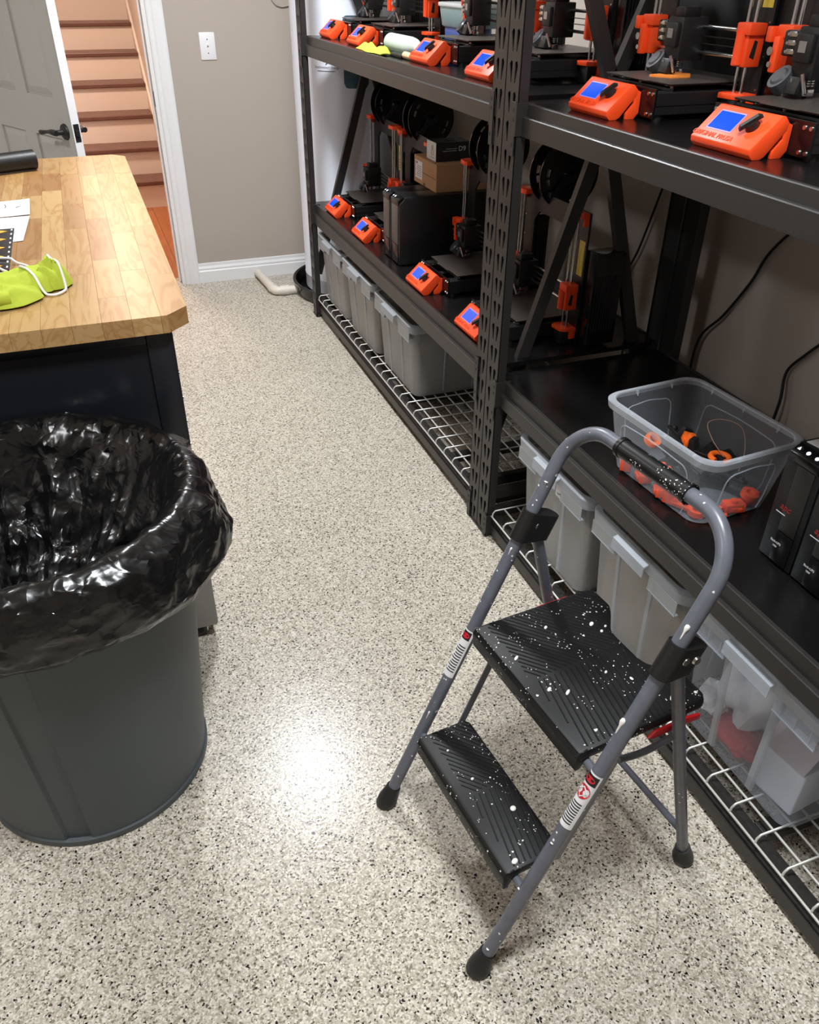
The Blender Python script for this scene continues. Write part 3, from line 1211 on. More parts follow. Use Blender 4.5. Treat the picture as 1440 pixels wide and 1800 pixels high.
cl = obj('cleaning_cloth', bm, M_LIME, smooth=60, loc=(-0.215, 1.92, TZ + 0.0027))
tag(cl, 'crumpled lime green cleaning cloth on the near end of the bench', 'cloth')
pth = smooth_path([(x, y, 0) for x, y in ((-0.37, 2.17), (-0.30, 2.185), (-0.245, 2.19), (-0.20, 2.165), (-0.165, 2.11), (-0.145, 2.055), (-0.118, 2.00), (-0.098, 1.955), (-0.096, 1.925), (-0.113, 1.900), (-0.135, 1.905),
                   (-0.165, 1.955), (-0.195, 2.02), (-0.225, 2.08), (-0.26, 2.125), (-0.37, 2.15))], 9)
zz = []
for p in pth:
    x, y = p[0] * kx, p[1] * kx
    hit = CB.ray_cast(Vector((x + 0.215, y - 1.92, 0.5)), Vector((0, 0, -1)))
    h = hit[0].z + 0.0027 if hit[0] is not None else 0.0
    on_card = x < -0.21 and 1.9 < y / kx < 2.50
    zz.append(max(h + 0.0032, 0.0135 if on_card else 0.004))
for _ in range(3):
    zz = [max(zz[i], (zz[max(i - 1, 0)] + zz[i] + zz[min(i + 1, len(zz) - 1)]) / 3) for i in range(len(zz))]
bm = B()
tube(bm, [(p[0] * kx, p[1] * kx, z + TZ) for p, z in zip(pth, zz)], 0.0028, 10)
tag(obj('white_cable', bm, M_WCABLE, smooth=60), 'thin white cable looping over the lime cloth', 'cable')

# vacuum hose end at the far end of the bench
vn = thing('vacuum_nozzle', 'black vacuum hose cuff lying at the far bench end', 'vacuum', (-0.27, 3.22, TZ + 0.033), 0)
bm = B()
cyl(bm, (-0.02, -0.005, 0.0), (0.105, 0.045, 0.0), 0.031, 0.032, 28, cap=False)
cyl(bm, (0.105, 0.045, 0.0), (-0.02, -0.005, 0.0), 0.0275, 0.027, 28, cap=False)
obj('nozzle_tube', bm, M_BLK, vn, 40)
bm = B()
tube(bm, smooth_path([(-0.01, -0.002, 0.0), (-0.05, -0.02, 0.004), (-0.09, -0.035, 0.02), (-0.15, -0.04, 0.04), (-0.22, -0.04, 0.045)], 5), 0.030, 20)
obj('nozzle_bend', bm, M_BLK, vn, 60)
for k in range(6):
    bm = B()
    a = Vector((-0.085 - 0.016 * k, -0.0335 - 0.001 * k, 0.018 + 0.0045 * k))
    cyl(bm, a, a + Vector((-0.008, -0.001, 0.002)), 0.0335, n=24)
    obj('hose_rib', bm, M_RUBBER, vn, 40)

# ================================================================== TRASH CAN AND BAG
TC = Vector((-0.225, 1.395, 0))
can = thing('trash_can', 'grey round plastic trash can beside the workbench', 'trash can', (TC.x, TC.y, 0))
CANH = 0.70


def rib(a, k, r):
    d = math.degrees(a)
    if d > 180:
        d -= 360
    # two pressed upright bands, one near the front and one opposite
    for c in (-102.5, 77.5):
        x = abs((d - c + 180) % 360 - 180)
        if x < 6.2:
            return r - 0.0055 * min(1.0, (6.2 - x) / 0.7)
    return r


bm = B()
prof = [(0.02, 0.004), (0.222, 0.004), (0.228, 0.0), (0.238, 0.0), (0.2395, 0.004), (0.2395, 0.016), (0.236, 0.019)]
for k in range(1, 13):
    prof.append((0.236 + 0.054 * k / 12, 0.019 + (CANH - 0.045) * k / 12))
prof += [(0.303, CANH - 0.022), (0.305, CANH - 0.006), (0.300, CANH), (0.292, CANH - 0.002), (0.286, CANH - 0.03), (0.230, 0.03), (0.02, 0.012)]
lathe(bm, prof, n=300, rf=lambda a, k, r: rib(a, k, r) if 6 <= k <= 18 else r)
obj('can_body', bm, M_BIN, can, 28)

random.seed(3)


def nz(x, y, z):
    return noise.noise(Vector((x, y, z)))


def ridge(x, y, z):
    return 1 - abs(noise.noise(Vector((x, y, z)))) * 2.2


def bag_pt(a, t):
    """a angle, t 0..1 from the hole inside, over the rim, to the loose skirt edge"""
    ca_, sa_ = cos(a), sin(a)
    bulge = math.exp(-((((math.degrees(a) + 34 + 180) % 360) - 180) / 38.0) ** 2)
    if t < 0.56:
        q = t / 0.56
        # funnel: hole -> rim
        r = 0.075 + (0.278 - 0.075) * (q ** 0.80)
        z = 0.33 + (CANH + 0.010 - 0.33) * (0.62 * q + 0.38 * q ** 3)
        hx, hy = -0.075 * (1 - q), -0.075 * (1 - q)
        amp = sin(pi * min(1, q * 1.02)) ** 0.7
        fold = 0.044 * ridge(ca_ * 2.2 + 3, sa_ * 2.2, q * 0.8) + 0.022 * ridge(ca_ * 4.6, sa_ * 4.6 + 5, q * 1.3) + 0.006 * ridge(ca_ * 9, sa_ * 9, q * 3 + 3)
        r -= amp * max(-0.01, fold) * (0.5 + 0.6 * (1 - q))
        z += amp * 0.030 * nz(ca_ * 3, sa_ * 3 + 9, q * 4)
        return Vector((hx + r * ca_, hy + r * sa_, z))
    if t < 0.66:
        q = (t - 0.56) / 0.10
        r = 0.278 + (0.316 - 0.278) * q
        z = CANH + 0.010 + 0.008 * sin(pi * q) + 0.004 * nz(ca_ * 9, sa_ * 9, 2)
        return Vector((r * ca_, r * sa_, z))
    q = (t - 0.66) / 0.34
    drop = 0.150 + 0.022 * nz(ca_ * 1.6, sa_ * 1.6, 4) + 0.010 * nz(ca_ * 5, sa_ * 5, 6) - 0.03 * bulge
    r = 0.316 + 0.010 * q + 0.046 * bulge * q ** 0.7 * (1 - 0.25 * q)
    out = 0.013 * ridge(ca_ * 2.6, sa_ * 2.6, q * 0.9 + 7) + 0.009 * ridge(ca_ * 5.5, sa_ * 5.5, q * 1.2 + 2) + 0.003 * nz(ca_ * 11, sa_ * 11, q * 4)
    r += max(0, out) * sin(pi * (0.15 + 0.75 * q))
    # the loose hem tucks slightly back under
    r -= 0.010 * max(0, q - 0.86) / 0.14
    z = CANH + 0.008 - drop * q + 0.006 * nz(ca_ * 7, sa_ * 7, q * 4 + 11) * q
    y = r * sa_
    if y > 0.296:
        y = 0.296 + 0.010 * math.tanh((y - 0.296) / 0.04)
    return Vector((r * ca_, y, z))


bm = B()
NA, NT = 190, 84
rows = []
for j in range(NT + 1):
    t = j / NT
    ring = []
    for i in range(NA):
        a = 2 * pi * (i + 0.33 * random.uniform(-1, 1)) / NA
        tt = min(1, max(0, t + (0.33 * random.uniform(-1, 1) / NT if 0 < j < NT else 0)))
        p = bag_pt(a, tt)
        q = p * 1.0
        # crinkles: creased facets, strong in patches
        patch_w = max(0.0, min(1.0, 0.55 + 1.6 * noise.noise(p * 7 + Vector((4, 2, 9)))))
        cr1 = 1 - abs(noise.noise(p * 17 + Vector((1, 7, 3)))) * 2
        cr2 = 1 - abs(noise.noise(p * 36 + Vector((5, 2, 8)))) * 2
        rad = Vector((p.x, p.y, 0.0))
        rad = rad.normalized() if rad.length > 1e-4 else Vector((1, 0, 0))
        sgn = -1 if tt < 0.56 else 1
        d = (0.008 * cr1 + 0.0042 * cr2) * (0.25 + 0.75 * patch_w)
        if 0.56 <= tt <= 0.68:
            q.z += 0.5 * max(0, d)
        else:
            q += rad * sgn * max(-0.002, d)
            q.z += 0.4 * d if tt > 0.68 else 0.6 * d
        if q.y > 0.305:
            q.y = 0.305
        ring.append(bm.verts.new(q))
    rows.append(ring)
for j in range(NT):
    for i in range(NA):
        k = (i + 1) % NA
        A_, B_, C_, D_ = rows[j][i], rows[j][k], rows[j + 1][k], rows[j + 1][i]
        if random.random() < 0.5:
            bm.faces.new((A_, B_, C_))
            bm.faces.new((A_, C_, D_))
        else:
            bm.faces.new((A_, B_, D_))
            bm.faces.new((B_, C_, D_))
# sack bottom closing the hole far down inside
low = [bm.verts.new(Vector((-0.075 + 0.10 * cos(2 * pi * i / NA), -0.075 + 0.10 * sin(2 * pi * i / NA), 0.12))) for i in range(NA)]
for i in range(NA):
    k = (i + 1) % NA
    bm.faces.new((low[i], low[k], rows[0][k], rows[0][i]))
bm.faces.new(low[::-1])
bag = obj('trash_bag', bm, M_BAG, smooth=34, loc=(TC.x, TC.y, 0))
tag(bag, 'crinkled black plastic bag lining the grey trash can', 'trash bag')

# ================================================================== STEP STOOL
SF = Vector((0.3655, 0.848, 0))
SU = Vector((-0.041, 0.390, 0)).normalized()      # towards the left foot
SV = Vector((SU.y, -SU.x, 0))                     # depth, towards the shelves
stool = thing('step_stool', 'paint splattered grey two step folding stool with black treads', 'step stool', SF, math.atan2(SV.y, SV.x))
# local: x = depth, y = towards the left foot, z up
HW = 0.196
SLP = 0.452
TR = 0.0127


def FP(z, y):
    return Vector((SLP * z, y, z))


zc_ = 0.755
hoop = [FP(0.012, HW)] + [FP(z, HW) for z in (0.2, 0.4, 0.6, 0.70)]
rad = 0.085
H = 0.853
for i in range(1, 13):
    a = pi / 2 * i / 12
    s_ = (H - rad) + rad * sin(a)
    hoop.append(FP(s_, HW - rad + rad * cos(a)))
for i in range(1, 12):
    hoop.append(FP(H, (HW - rad) * (1 - 2 * i / 12)))
for i in range(0, 13):
    a = pi / 2 * i / 12
    hoop.append(FP((H - rad) + rad * cos(a), -(HW - rad) - rad * sin(a)))
hoop += [FP(z, -HW) for z in (0.70, 0.6, 0.4, 0.2, 0.012)]
bm = B()
tube(bm, hoop, TR, 20)
obj('front_frame', bm, M_STOOLF, stool, 60)
bm = B()
cyl(bm, FP(H, 0.077), FP(H, -0.079), TR + 0.0035, n=24)
for y in (0.077, -0.079):
    cyl(bm, FP(H, y - 0.004), FP(H, y + 0.004), TR + 0.0048, n=24)
obj('hand_grip', bm, M_GRIP, stool, 40)
RT, RB = 0.322, 0.488
for s in (1, -1):
    bm = B()
    yr = s * (HW - 0.004)
    tube(bm, [(RT - 0.008, yr, 0.645), (RT + (RB - RT) * 0.5, yr, 0.31), (RB, yr, 0.012)], 0.0112, 18)
    obj('rear_leg', bm, M_STOOLF, stool, 60)
    # pivot bracket joining front and rear tube
    bm = B()
    up = Vector((SLP, 0, 1)).normalized()
    base = FP(0.650, s * HW)
    back = Vector((0.044, 0, -0.010))
    t = bmesh.new()
    n = 14
    ringA, ringB = [], []
    for sgn, store in ((-1, ringA), (1, ringB)):
        cA = base + up * (0.031 * sgn)
        cB = base + back + up * (0.026 * sgn) + Vector((0, -s * 0.003, 0))
        side = up.cross(Vector((0, 1, 0))).normalized()
        if side.x > 0:
            side = -side
        for i in range(n + 1):
            a = -pi / 2 + pi * i / n
            store.append(cA + side * (0.0175 * cos(a)) + Vector((0, 0.0175 * sin(a), 0)))
        for i in range(n + 1):
            a = pi / 2 + pi * i / n
            store.append(cB + side * (0.0155 * cos(a)) + Vector((0, 0.0165 * sin(a), 0)))
    va = [t.verts.new(p) for p in ringA]
    vb = [t.verts.new(p) for p in ringB]
    for i in range(len(va)):
        j = (i + 1) % len(va)
        t.faces.new((va[i], va[j], vb[j], vb[i]))
    t.faces.new(va[::-1])
    t.faces.new(vb)
    join(bm, t)
    br = obj('pivot_bracket', bm, M_BLK, stool, 35)
    for off_ in (Vector((0.018, 0, 0.002)), Vector((0.041, 0, -0.006))):
        for ss in (1, -1):
            bm = B()
            p = base + off_ + Vector((0, ss * 0.0165, 0))
            cyl(bm, p - Vector((0, ss * 0.002, 0)), p + Vector((0, ss * 0.0016, 0)), 0.0080, 0.0064, 16)
            obj('rivet', bm, M_SCREW, br, 50)
    # rubber feet
    for p, d in ((FP(0.0, s * HW), Vector((SLP, 0, 1)).normalized()), (Vector((RB + 0.003, yr, 0.0)), Vector((RT - RB, 0, 0.645)).normalized())):
        bm = B()
        q = p + d * (0.014 / d.z) * 1.0
        tp = p + d * 0.052
        rings = [(0.0, 0.0175), (0.10, 0.0215), (0.35, 0.0212), (0.75, 0.0168), (1.0, 0.0152)]
        t = bmesh.new()
        rr = []
        for f, r in rings:
            c = Vector((p.x, p.y, 0.0005)).lerp(tp, f)
            nrm = Vector((0, 0, 1)).lerp(d, min(1, f * 1.6)).normalized()
            e1 = nrm.cross(Vector((0, 1, 0))).normalized()
            e2 = nrm.cross(e1)
            rr.append([t.verts.new(c + e1 * r * cos(2 * pi * i / 20) + e2 * r * sin(2 * pi * i / 20)) for i in range(20)])
        for k in range(len(rr) - 1):
            for i in range(20):
                j = (i + 1) % 20
                t.faces.new((rr[k][i], rr[k][j], rr[k + 1][j], rr[k + 1][i]))
        t.faces.new(rr[0][::-1])
        t.faces.new(rr[-1])
        join(bm, t)
        obj('rubber_foot', bm, M_RUBBER, stool, 50)


def tread(name, d0, d1, hw, ztop, depth, notch, lip):
    """moulded tread with rolled front edge; outline in local x,y"""
    if notch:
        out = [(d0, hw), (d0, -hw), (d1 - 0.012, -hw), (d1, -hw + 0.014), (d1, -hw + 0.062), (d1 - 0.010, -hw + 0.078), (d1 - 0.042, -hw + 0.118),
               (d1 - 0.046, -hw + 0.135), (d1 - 0.046, hw - 0.135), (d1 - 0.042, hw - 0.118), (d1 - 0.010, hw - 0.078), (d1, hw - 0.062), (d1, hw - 0.014), (d1 - 0.012, hw)]
    else:
        out = [(d0, hw), (d0, -hw), (d1 - 0.01, -hw), (d1, -hw + 0.01), (d1, hw - 0.01), (d1 - 0.01, hw)]
    bm = B()
    prism(bm, out[::-1], 'z', ztop - depth, ztop, bev=0.008)
    # rolled nose hanging lower at the front
    prism(bm, [(d0 - 0.001, ztop - lip), (d0 - 0.003, ztop - 0.012), (d0 + 0.004, ztop - 0.002), (d0 + 0.02, ztop - 0.001), (d0 + 0.02, ztop - depth), (d0 + 0.008, ztop - lip)], 'y', -hw + 0.002, hw - 0.002, bev=0.002)
    o = obj(name, bm, M_STOOLS, stool, 40)
    # chevron ribs
    bm = B()
    for sgn in (1, -1):
        k = -40
        while k < 60:
            k += 1
            # stripe: start on the centre line, run outwards and back
            x0 = d0 + 0.022 + k * 0.0115
            ang = 0.68 if sgn > 0 else 0.21
            segs = []
            L_ = 0
            prev = None
            yy = 0.004
            while yy < hw - 0.006:
                x = x0 - yy * math.tan(ang) * (1 if sgn > 0 else 1)
                inside = d0 + 0.022 < x < d1 - 0.006
                if notch and x > d1 - 0.056 and yy < hw - 0.066 - (d1 - 0.01 - x) * -0.0:
                    inside = inside and False
                if inside:
                    segs.append((x, yy))
                yy += 0.006
            if len(segs) > 2:
                a, b_ = segs[0], segs[-1]
                dv = Vector((b_[0] - a[0], (b_[1] - a[1]) * sgn, 0)).normalized()
                nn = Vector((-dv.y, dv.x, 0)) * 0.0022
                A_, B_ = Vector((a[0], a[1] * sgn, ztop - 0.001)), Vector((b_[0], b_[1] * sgn, ztop - 0.001))
                lo = [A_ + nn, A_ - nn, B_ - nn, B_ + nn]
                hi = [A_ + nn * .5 + Vector((0, 0, .0022)), A_ - nn * .5 + Vector((0, 0, .0022)), B_ - nn * .5 + Vector((0, 0, .0022)), B_ + nn * .5 + Vector((0, 0, .0022))]
                vl, vh = [bm.verts.new(p) for p in lo], [bm.verts.new(p) for p in hi]
                for i in range(4):
                    j = (i + 1) % 4
                    bm.faces.new((vl[i], vl[j], vh[j], vh[i]))
                bm.faces.new(vh)
    r_ = obj('anti_slip_ribs', bm, M_STOOLS, o)
    r_['kind'] = 'stuff'
    return o


ut = tread('upper_tread', 0.178, 0.455, 0.168, 0.466, 0.024, True, 0.044)
lt = tread('lower_tread', 0.062, 0.180, 0.168, 0.213, 0.022, False, 0.046)
# cross tubes carrying the treads
for dz, zz in ((SLP * 0.437, 0.437), (SLP * 0.188, 0.188)):
    bm = B()
    cyl(bm, (dz, HW - 0.004, zz), (dz, -HW + 0.004, zz), 0.0075, n=14)
    obj('cross_tube', bm, M_STOOLF, stool, 60)
for s in (1, -1):
    bm = B()
    y = s * (HW - 0.024)
    # flat link between upper and lower tread, then curved arm to the rear leg
    p, q = Vector((0.262, y, 0.425)), Vector((0.165, y, 0.196))
    d = (q - p).normalized()
    e = d.cross(Vector((0, 1, 0))).normalized() * 0.0075
    t = bmesh.new()
    vs = []
    for c in (p, q):
        for sy in (-0.0015, 0.0015):
            for se in (-1, 1):
                vs.append(t.verts.new(c + e * se + Vector((0, sy, 0))))
    for f in ((0, 1, 3, 2), (4, 6, 7, 5), (0, 4, 5, 1), (2, 3, 7, 6), (0, 2, 6, 4), (1, 5, 7, 3)):
        t.faces.new([vs[i] for i in f])
    join(bm, t)
    obj('link_bar', bm, M_STOOLF, stool)
    bm = B()
    tube(bm, smooth_path([(0.250, s * (HW - 0.012), 0.432), (0.30, s * (HW - 0.012), 0.423), (0.345, s * (HW - 0.012), 0.426), (0.378, s * (HW - 0.008), 0.442)], 6), 0.0062, 10)
    obj('support_arm', bm, M_STOOLF, stool, 60)
    bm = B()
    prism(bm, [(0.315, 0.442), (0.330, 0.452), (0.40, 0.452), (0.43, 0.446), (0.43, 0.434), (0.40, 0.437), (0.33, 0.436)], 'y', s * (HW - 0.021) - 0.003, s * (HW - 0.021) + 0.003, bev=0.0015)
    obj('safety_latch', bm, M_RED, stool, 40)['label'] = 'red safety latch'
bm = B()
cyl(bm, (0.456, HW - 0.012, 0.118), (0.456, -HW + 0.012, 0.118), 0.0072, n=14)
obj('rear_stretcher', bm, M_STOOLF, stool, 60)


# warning labels wrapped round the front tubes
def tube_label(y, z0, z1, a0, a1, m, out=0.0006, name='warning_label', par=None):
    """patch on the front tube between heights z0,z1 and angles (0 = towards -x, + = towards the left)"""
    up = Vector((SLP, 0, 1)).normalized()
    f = Vector((-1, 0, SLP)).normalized()
    sd = Vector((0, 1, 0))
    bm = B()
    n = 10
    top_, bot_ = [], []
    for i in range(n + 1):
        a = radians(a0 + (a1 - a0) * i / n)
        d = (f * cos(a) + sd * sin(a)) * (TR + out)
        bot_.append(bm.verts.new(FP(z0, y) + d))
        top_.append(bm.verts.new(FP(z1, y) + d))
    for i in range(n):
        bm.faces.new((bot_[i], bot_[i + 1], top_[i + 1], top_[i]))
    return obj(name, bm, m, par or stool, 180)


M_LABEL = mat('label_white', (226, 226, 228), 0.4)
M_LRED = mat('label_red', (196, 34, 48), 0.4)
M_LBLK = mat('label_black', (24, 24, 26), 0.4)
lab = tube_label(HW, 0.327, 0.430, -80, 60, M_LABEL)
tube_label(HW, 0.410, 0.427, -60, 30, M_LBLK, 0.0009, 'label_print', lab)
for k in range(11):
    tube_label(HW, 0.394 - k * 0.0055, 0.3962 - k * 0.0055, -62, 8 + 12 * ((k * 7) % 3), M_LBLK, 0.0009, 'label_text_line', lab)
lab_left = lab
lab = tube_label(-HW, 0.337, 0.442, -80, 75, M_LABEL)
tube_label(-HW, 0.422, 0.439, -62, 62, M_LBLK, 0.0009, 'label_print', lab)
# round red pictogram with a white lozenge
up = Vector((SLP, 0, 1)).normalized()
fdir = Vector((-1, 0, SLP)).normalized()


def tube_disc(y, z, r_ang, r_len, m, out, n=22, diamond=False, a0=0):
    bm = B()
    ar = radians(a0)
    c = bm.verts.new(FP(z, y) + (fdir * cos(ar) + Vector((0, 1, 0)) * sin(ar)) * (TR + out))
    ring = []
    k = 4 if diamond else n
    N_ = []
    for i in range(k):
        a = 2 * pi * i / k
        an = radians(a0 + r_ang * cos(a))
        N_.append(bm.verts.new(FP(z, y) + up * (r_len * sin(a)) + (fdir * cos(an) + Vector((0, 1, 0)) * sin(an)) * (TR + out)))
    for i in range(k):
        bm.faces.new((c, N_[i], N_[(i + 1) % k]))
    return bm


obj('label_oval', tube_disc(HW, 0.4185, 36, 0.0060, M_LRED, 0.0014, a0=-14), M_LRED, lab_left)
obj('label_oval', tube_disc(-HW, 0.4305, 44, 0.0058, M_LRED, 0.0014), M_LRED, lab)
obj('label_disc', tube_disc(-HW, 0.4065, 58, 0.0135, M_LRED, 0.0011), M_LRED, lab)
bm = B()
for (o1, o2, s1, s2) in ((46, 34, 0.0115, 0.0085),):
    pts_o = []
    for i in range(4):
        a = 2 * pi * i / 4
        def P_(ra, rl):
            an = radians(ra * cos(a))
            return FP(0.4065, -HW) + up * (rl * sin(a)) + (fdir * cos(an) + Vector((0, 1, 0)) * sin(an)) * (TR + 0.0022)
        pts_o.append((bm.verts.new(P_(o1, s1)), bm.verts.new(P_(o2, s2))))
    for i in range(4):
        j = (i + 1) % 4
        bm.faces.new((pts_o[i][0], pts_o[j][0], pts_o[j][1], pts_o[i][1]))
obj('label_lozenge', bm, M_LABEL, lab)
for k in range(9):
    tube_label(-HW, 0.384 - k * 0.0048, 0.3862 - k * 0.0048, -50, 30 + 10 * ((k * 5) % 3), M_LBLK, 0.0009, 'label_text_line', lab)

# runs and blobs of white paint on the tubes
M_PAINT = mat('dried_paint', (226, 225, 219), 0.45)
for (y, z, ang, ln, wd) in ((-HW, 0.528, 20, 0.030, 0.0050), (-HW, 0.700, -20, 0.026, 0.0042), (HW, 0.600, -30, 0.016, 0.0022), (-HW, 0.06, -20, 0.004, 0.003),
                            (-HW, 0.30, -10, 0.003, 0.003), (HW, 0.735, -40, 0.006, 0.004), (HW, 0.235, -30, 0.02, 0.002), (-HW, 0.19, 30, 0.004, 0.003)):
    bm = B()
    a = radians(ang)
    d = (fdir * cos(a) + Vector((0, 1, 0)) * sin(a)) * (TR + 0.0002)
    p = FP(z, y) + d
    tube(bm, [p + up * (ln * (t_ - 0.5)) for t_ in (0, .2, .5, .8, .95, 1)], [wd * .15, wd * .3, wd * .45, wd, wd * .8, wd * .1], 8)
    obj('paint_drip', bm, M_PAINT, stool, 60)
for (x, y, ln, wd) in ((0.30, 0.105, 0.010, 0.006), (0.385, 0.075, 0.013, 0.008), (0.405, 0.058, 0.007, 0.005), (0.39, 0.050, 0.008, 0.006), (0.205, 0.06, 0.014, 0.006), (0.215, -0.03, 0.012, 0.007), (0.24, -0.05, 0.016, 0.006),
                       (0.40, -0.135, 0.032, 0.006), (0.31, -0.145, 0.012, 0.007), (0.44, -0.148, 0.006, 0.007), (0.33, -0.04, 0.008, 0.005)):
    bm = B()
    bmesh.ops.create_uvsphere(bm, u_segments=10, v_segments=6, radius=1.0, matrix=Matrix.Translation((x, y, 0.4668)) @ Matrix.Rotation(0.6, 4, 'Z') @ Matrix.Diagonal((ln / 2, wd / 2, 0.0022, 1)))
    obj('paint_drip', bm, M_PAINT, stool, 60)
for (x, y, ln, wd) in ((0.145, -0.06, 0.013, 0.011), (0.09, -0.152, 0.014, 0.010), (0.11, 0.03, 0.008, 0.006), (0.10, 0.11, 0.006, 0.005)):
    bm = B()
    bmesh.ops.create_uvsphere(bm, u_segments=10, v_segments=6, radius=1.0, matrix=Matrix.Translation((x, y, 0.2138)) @ Matrix.Rotation(0.4, 4, 'Z') @ Matrix.Diagonal((ln / 2, wd / 2, 0.0022, 1)))
    obj('paint_drip', bm, M_PAINT, stool, 60)

# ================================================================== SHELVING UNITS
XF, XB, PD, PW = 0.968, 1.585, 0.028, 0.0705


def keyhole_face(H, flip=False):
    """perforated post face: strip in (y, z) with pairs of teardrop holes, thin solid"""
    bm = B()
    pitch = 0.0635
    nrow = int(H / pitch)
    vcache = {}

    def V(y, z):
        key = (round(y, 5), round(z, 5))
        if key not in vcache:
            vcache[key] = bm.verts.new((0, y, z))
        return vcache[key]
    for r in range(nrow):
        z0, z1 = r * pitch, (r + 1) * pitch
        t_edges = []
        outer = [V(0, z0), V(PW, z0), V(PW, z1), V(0, z1)]
        loops = [outer]
        zt = z0 + 0.052
        for cx, lean in ((0.0215, 1), (0.0490, -1)):
            # teardrop: wide angled top, narrow foot, leaning inwards
            w_ = 0.0075
            tp = [(cx - w_, zt - (0.004 if lean > 0 else 0.0)), (cx - w_ * 0.2, zt + 0.004), (cx + w_, zt - (0.0 if lean > 0 else 0.004))]
            ft = [(cx + lean * 0.0045 + 0.0020, zt - 0.042), (cx + lean * 0.0045 - 0.0020, zt - 0.042)]
            loops.append([bm.verts.new((0, y, z)) for y, z in tp + ft])
        for lp in loops:
            for i in range(len(lp)):
                a, b_ = lp[i], lp[(i + 1) % len(lp)]
                e = bm.edges.get((a, b_)) or bm.edges.new((a, b_))
                t_edges.append(e)
        bmesh.ops.triangle_fill(bm, use_beauty=True, use_dissolve=False, edges=t_edges)
    z0 = nrow * pitch
    if H - z0 > 0.002:
        bm.faces.new((V(0, z0), V(PW, z0), V(PW, H), V(0, H)))
    for f in bm.faces:
        f.normal_update()
        if f.normal.x > 0:
            f.normal_flip()
    bmesh.ops.solidify(bm, geom=bm.faces[:], thickness=0.0022)
    return bm


PH = 1.96
_face = None


def post(unit, y0, front):
    """one upright: perforated face + folded sides with a dark hollow"""
    global _face
    x0 = XF if front else XB
    s = 1 if front else -1
    bm = B()
    xa, xb = x0, x0 + s * PD
    for yy in (y0, y0 + PW - 0.0022):
        box(bm, (x0 + s * 0.0022, yy, 0.003), (xb, yy + 0.0022, PH))
    box(bm, (x0 - s * 0.001, y0 - 0.001, 0.0), (xb + s * 0.001, y0 + PW + 0.001, 0.006))
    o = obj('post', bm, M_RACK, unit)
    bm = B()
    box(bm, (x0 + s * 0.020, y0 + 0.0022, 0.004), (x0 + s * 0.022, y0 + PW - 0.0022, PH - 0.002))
    obj('shade_plate', bm, M_HOLE, o)  # near-black plate paints in the shade inside the post
    if front:
        if _face is None:
            bmf = keyhole_face(PH - 0.004)
            f = obj('perforated_face', bmf, M_RACK, o)
            _face = f
        else:
            f = _face.copy()
            COL.objects.link(f)
            f.parent = o
        f.location = (x0 + 0.0022, y0, 0.004)
    else:
        bm = B()
        box(bm, (x0 - 0.0022, y0, 0.004), (x0, y0 + PW, PH))
        obj('back_face', bm, M_RACK, o)
    return o


def beam(unit, ya, yb, z0, zs, z1, front, plates=True):
    """stepped box beam with end plates and hooks"""
    s = 1 if front else -1
    x = 0.983 if front else XB - 0.015
    bm = B()
    prof = [(x, z0), (x, zs - 0.002), (x + s * 0.002, zs), (x + s * 0.0115, zs), (x + s * 0.0125, z1 - 0.002), (x + s * 0.014, z1), (x + s * 0.022, z1), (x + s * 0.024, z1 - 0.0058), (x + s * 0.0345, z1 - 0.0062), (x + s * 0.036, z0 + 0.003), (x + s * 0.033, z0)]
    prism(bm, prof, 'y', ya + 0.001, yb - 0.001)
    o = obj('beam', bm, M_RACK, unit)
    if plates and front:
        for yy, d in ((ya, -1), (yb, 1)):
            bm = B()
            box(bm, (XF - 0.0024, yy + d * 0.001, z0 - 0.045), (XF - 0.0004, yy + d * 0.020, z1 + 0.004), 0.0006)
            box(bm, (XF - 0.0024, yy - d * 0.0035, z0 - 0.0), (x + 0.03, yy + d * 0.0008, z1 + 0.002), 0.0005)
            pl = obj('end_plate', bm, M_RACK, o)
            bm = B()
            for hz in (z1 - 0.014, z1 - 0.034, z0 - 0.02):
                box(bm, (XF - 0.0027, yy + d * 0.007, hz - 0.004), (XF - 0.0023, yy + d * 0.012, hz + 0.004))
            obj('plate_slot', bm, M_HOLE, pl)
    return o


def wire_deck(unit, ya, yb, z, drop):
    wd = thing('x', '', '')
    del wd['label'], wd['category']
    wd.name = 'wire_deck'
    wd.parent = unit
    xa, xb = 0.981, XB - 0.02
    bm = B()
    pts = [(xa, 0, z - drop), (xa + 0.001, 0, z - 0.008), (xa + 0.008, 0, z), (xb - 0.008, 0, z), (xb, 0, z - 0.008), (xb, 0, z - drop)]
    tube(bm, pts, 0.0026, 8)
    src = obj('cross_wire', bm, M_WIRE, wd, 60)
    n = int((yb - ya - 0.03) / 0.0745)
    st_ = (yb - ya - 0.03) / n
    src.location = (0, ya + 0.015, 0)
    for k in range(1, n + 1):
        c = src.copy()
        COL.objects.link(c)
        c.parent = wd
        c.location = (0, ya + 0.015 + k * st_, 0)
    bm = B()
    cyl(bm, (0, ya + 0.010, 0), (0, yb - 0.010, 0), 0.0028, n=8)
    src = obj('long_wire', bm, M_WIRE, wd, 60)
    src.location = (xa - 0.001, 0, z - drop)
    x = xa + 0.042
    while x < xb:
        c = src.copy()
        COL.objects.link(c)
        c.parent = wd
        c.location = (x, 0, z - 0.0048)
        x += 0.044
    c = src.copy()
    COL.objects.link(c)
    c.parent = wd
    c.location = (xb + 0.001, 0, z - drop)
    return wd


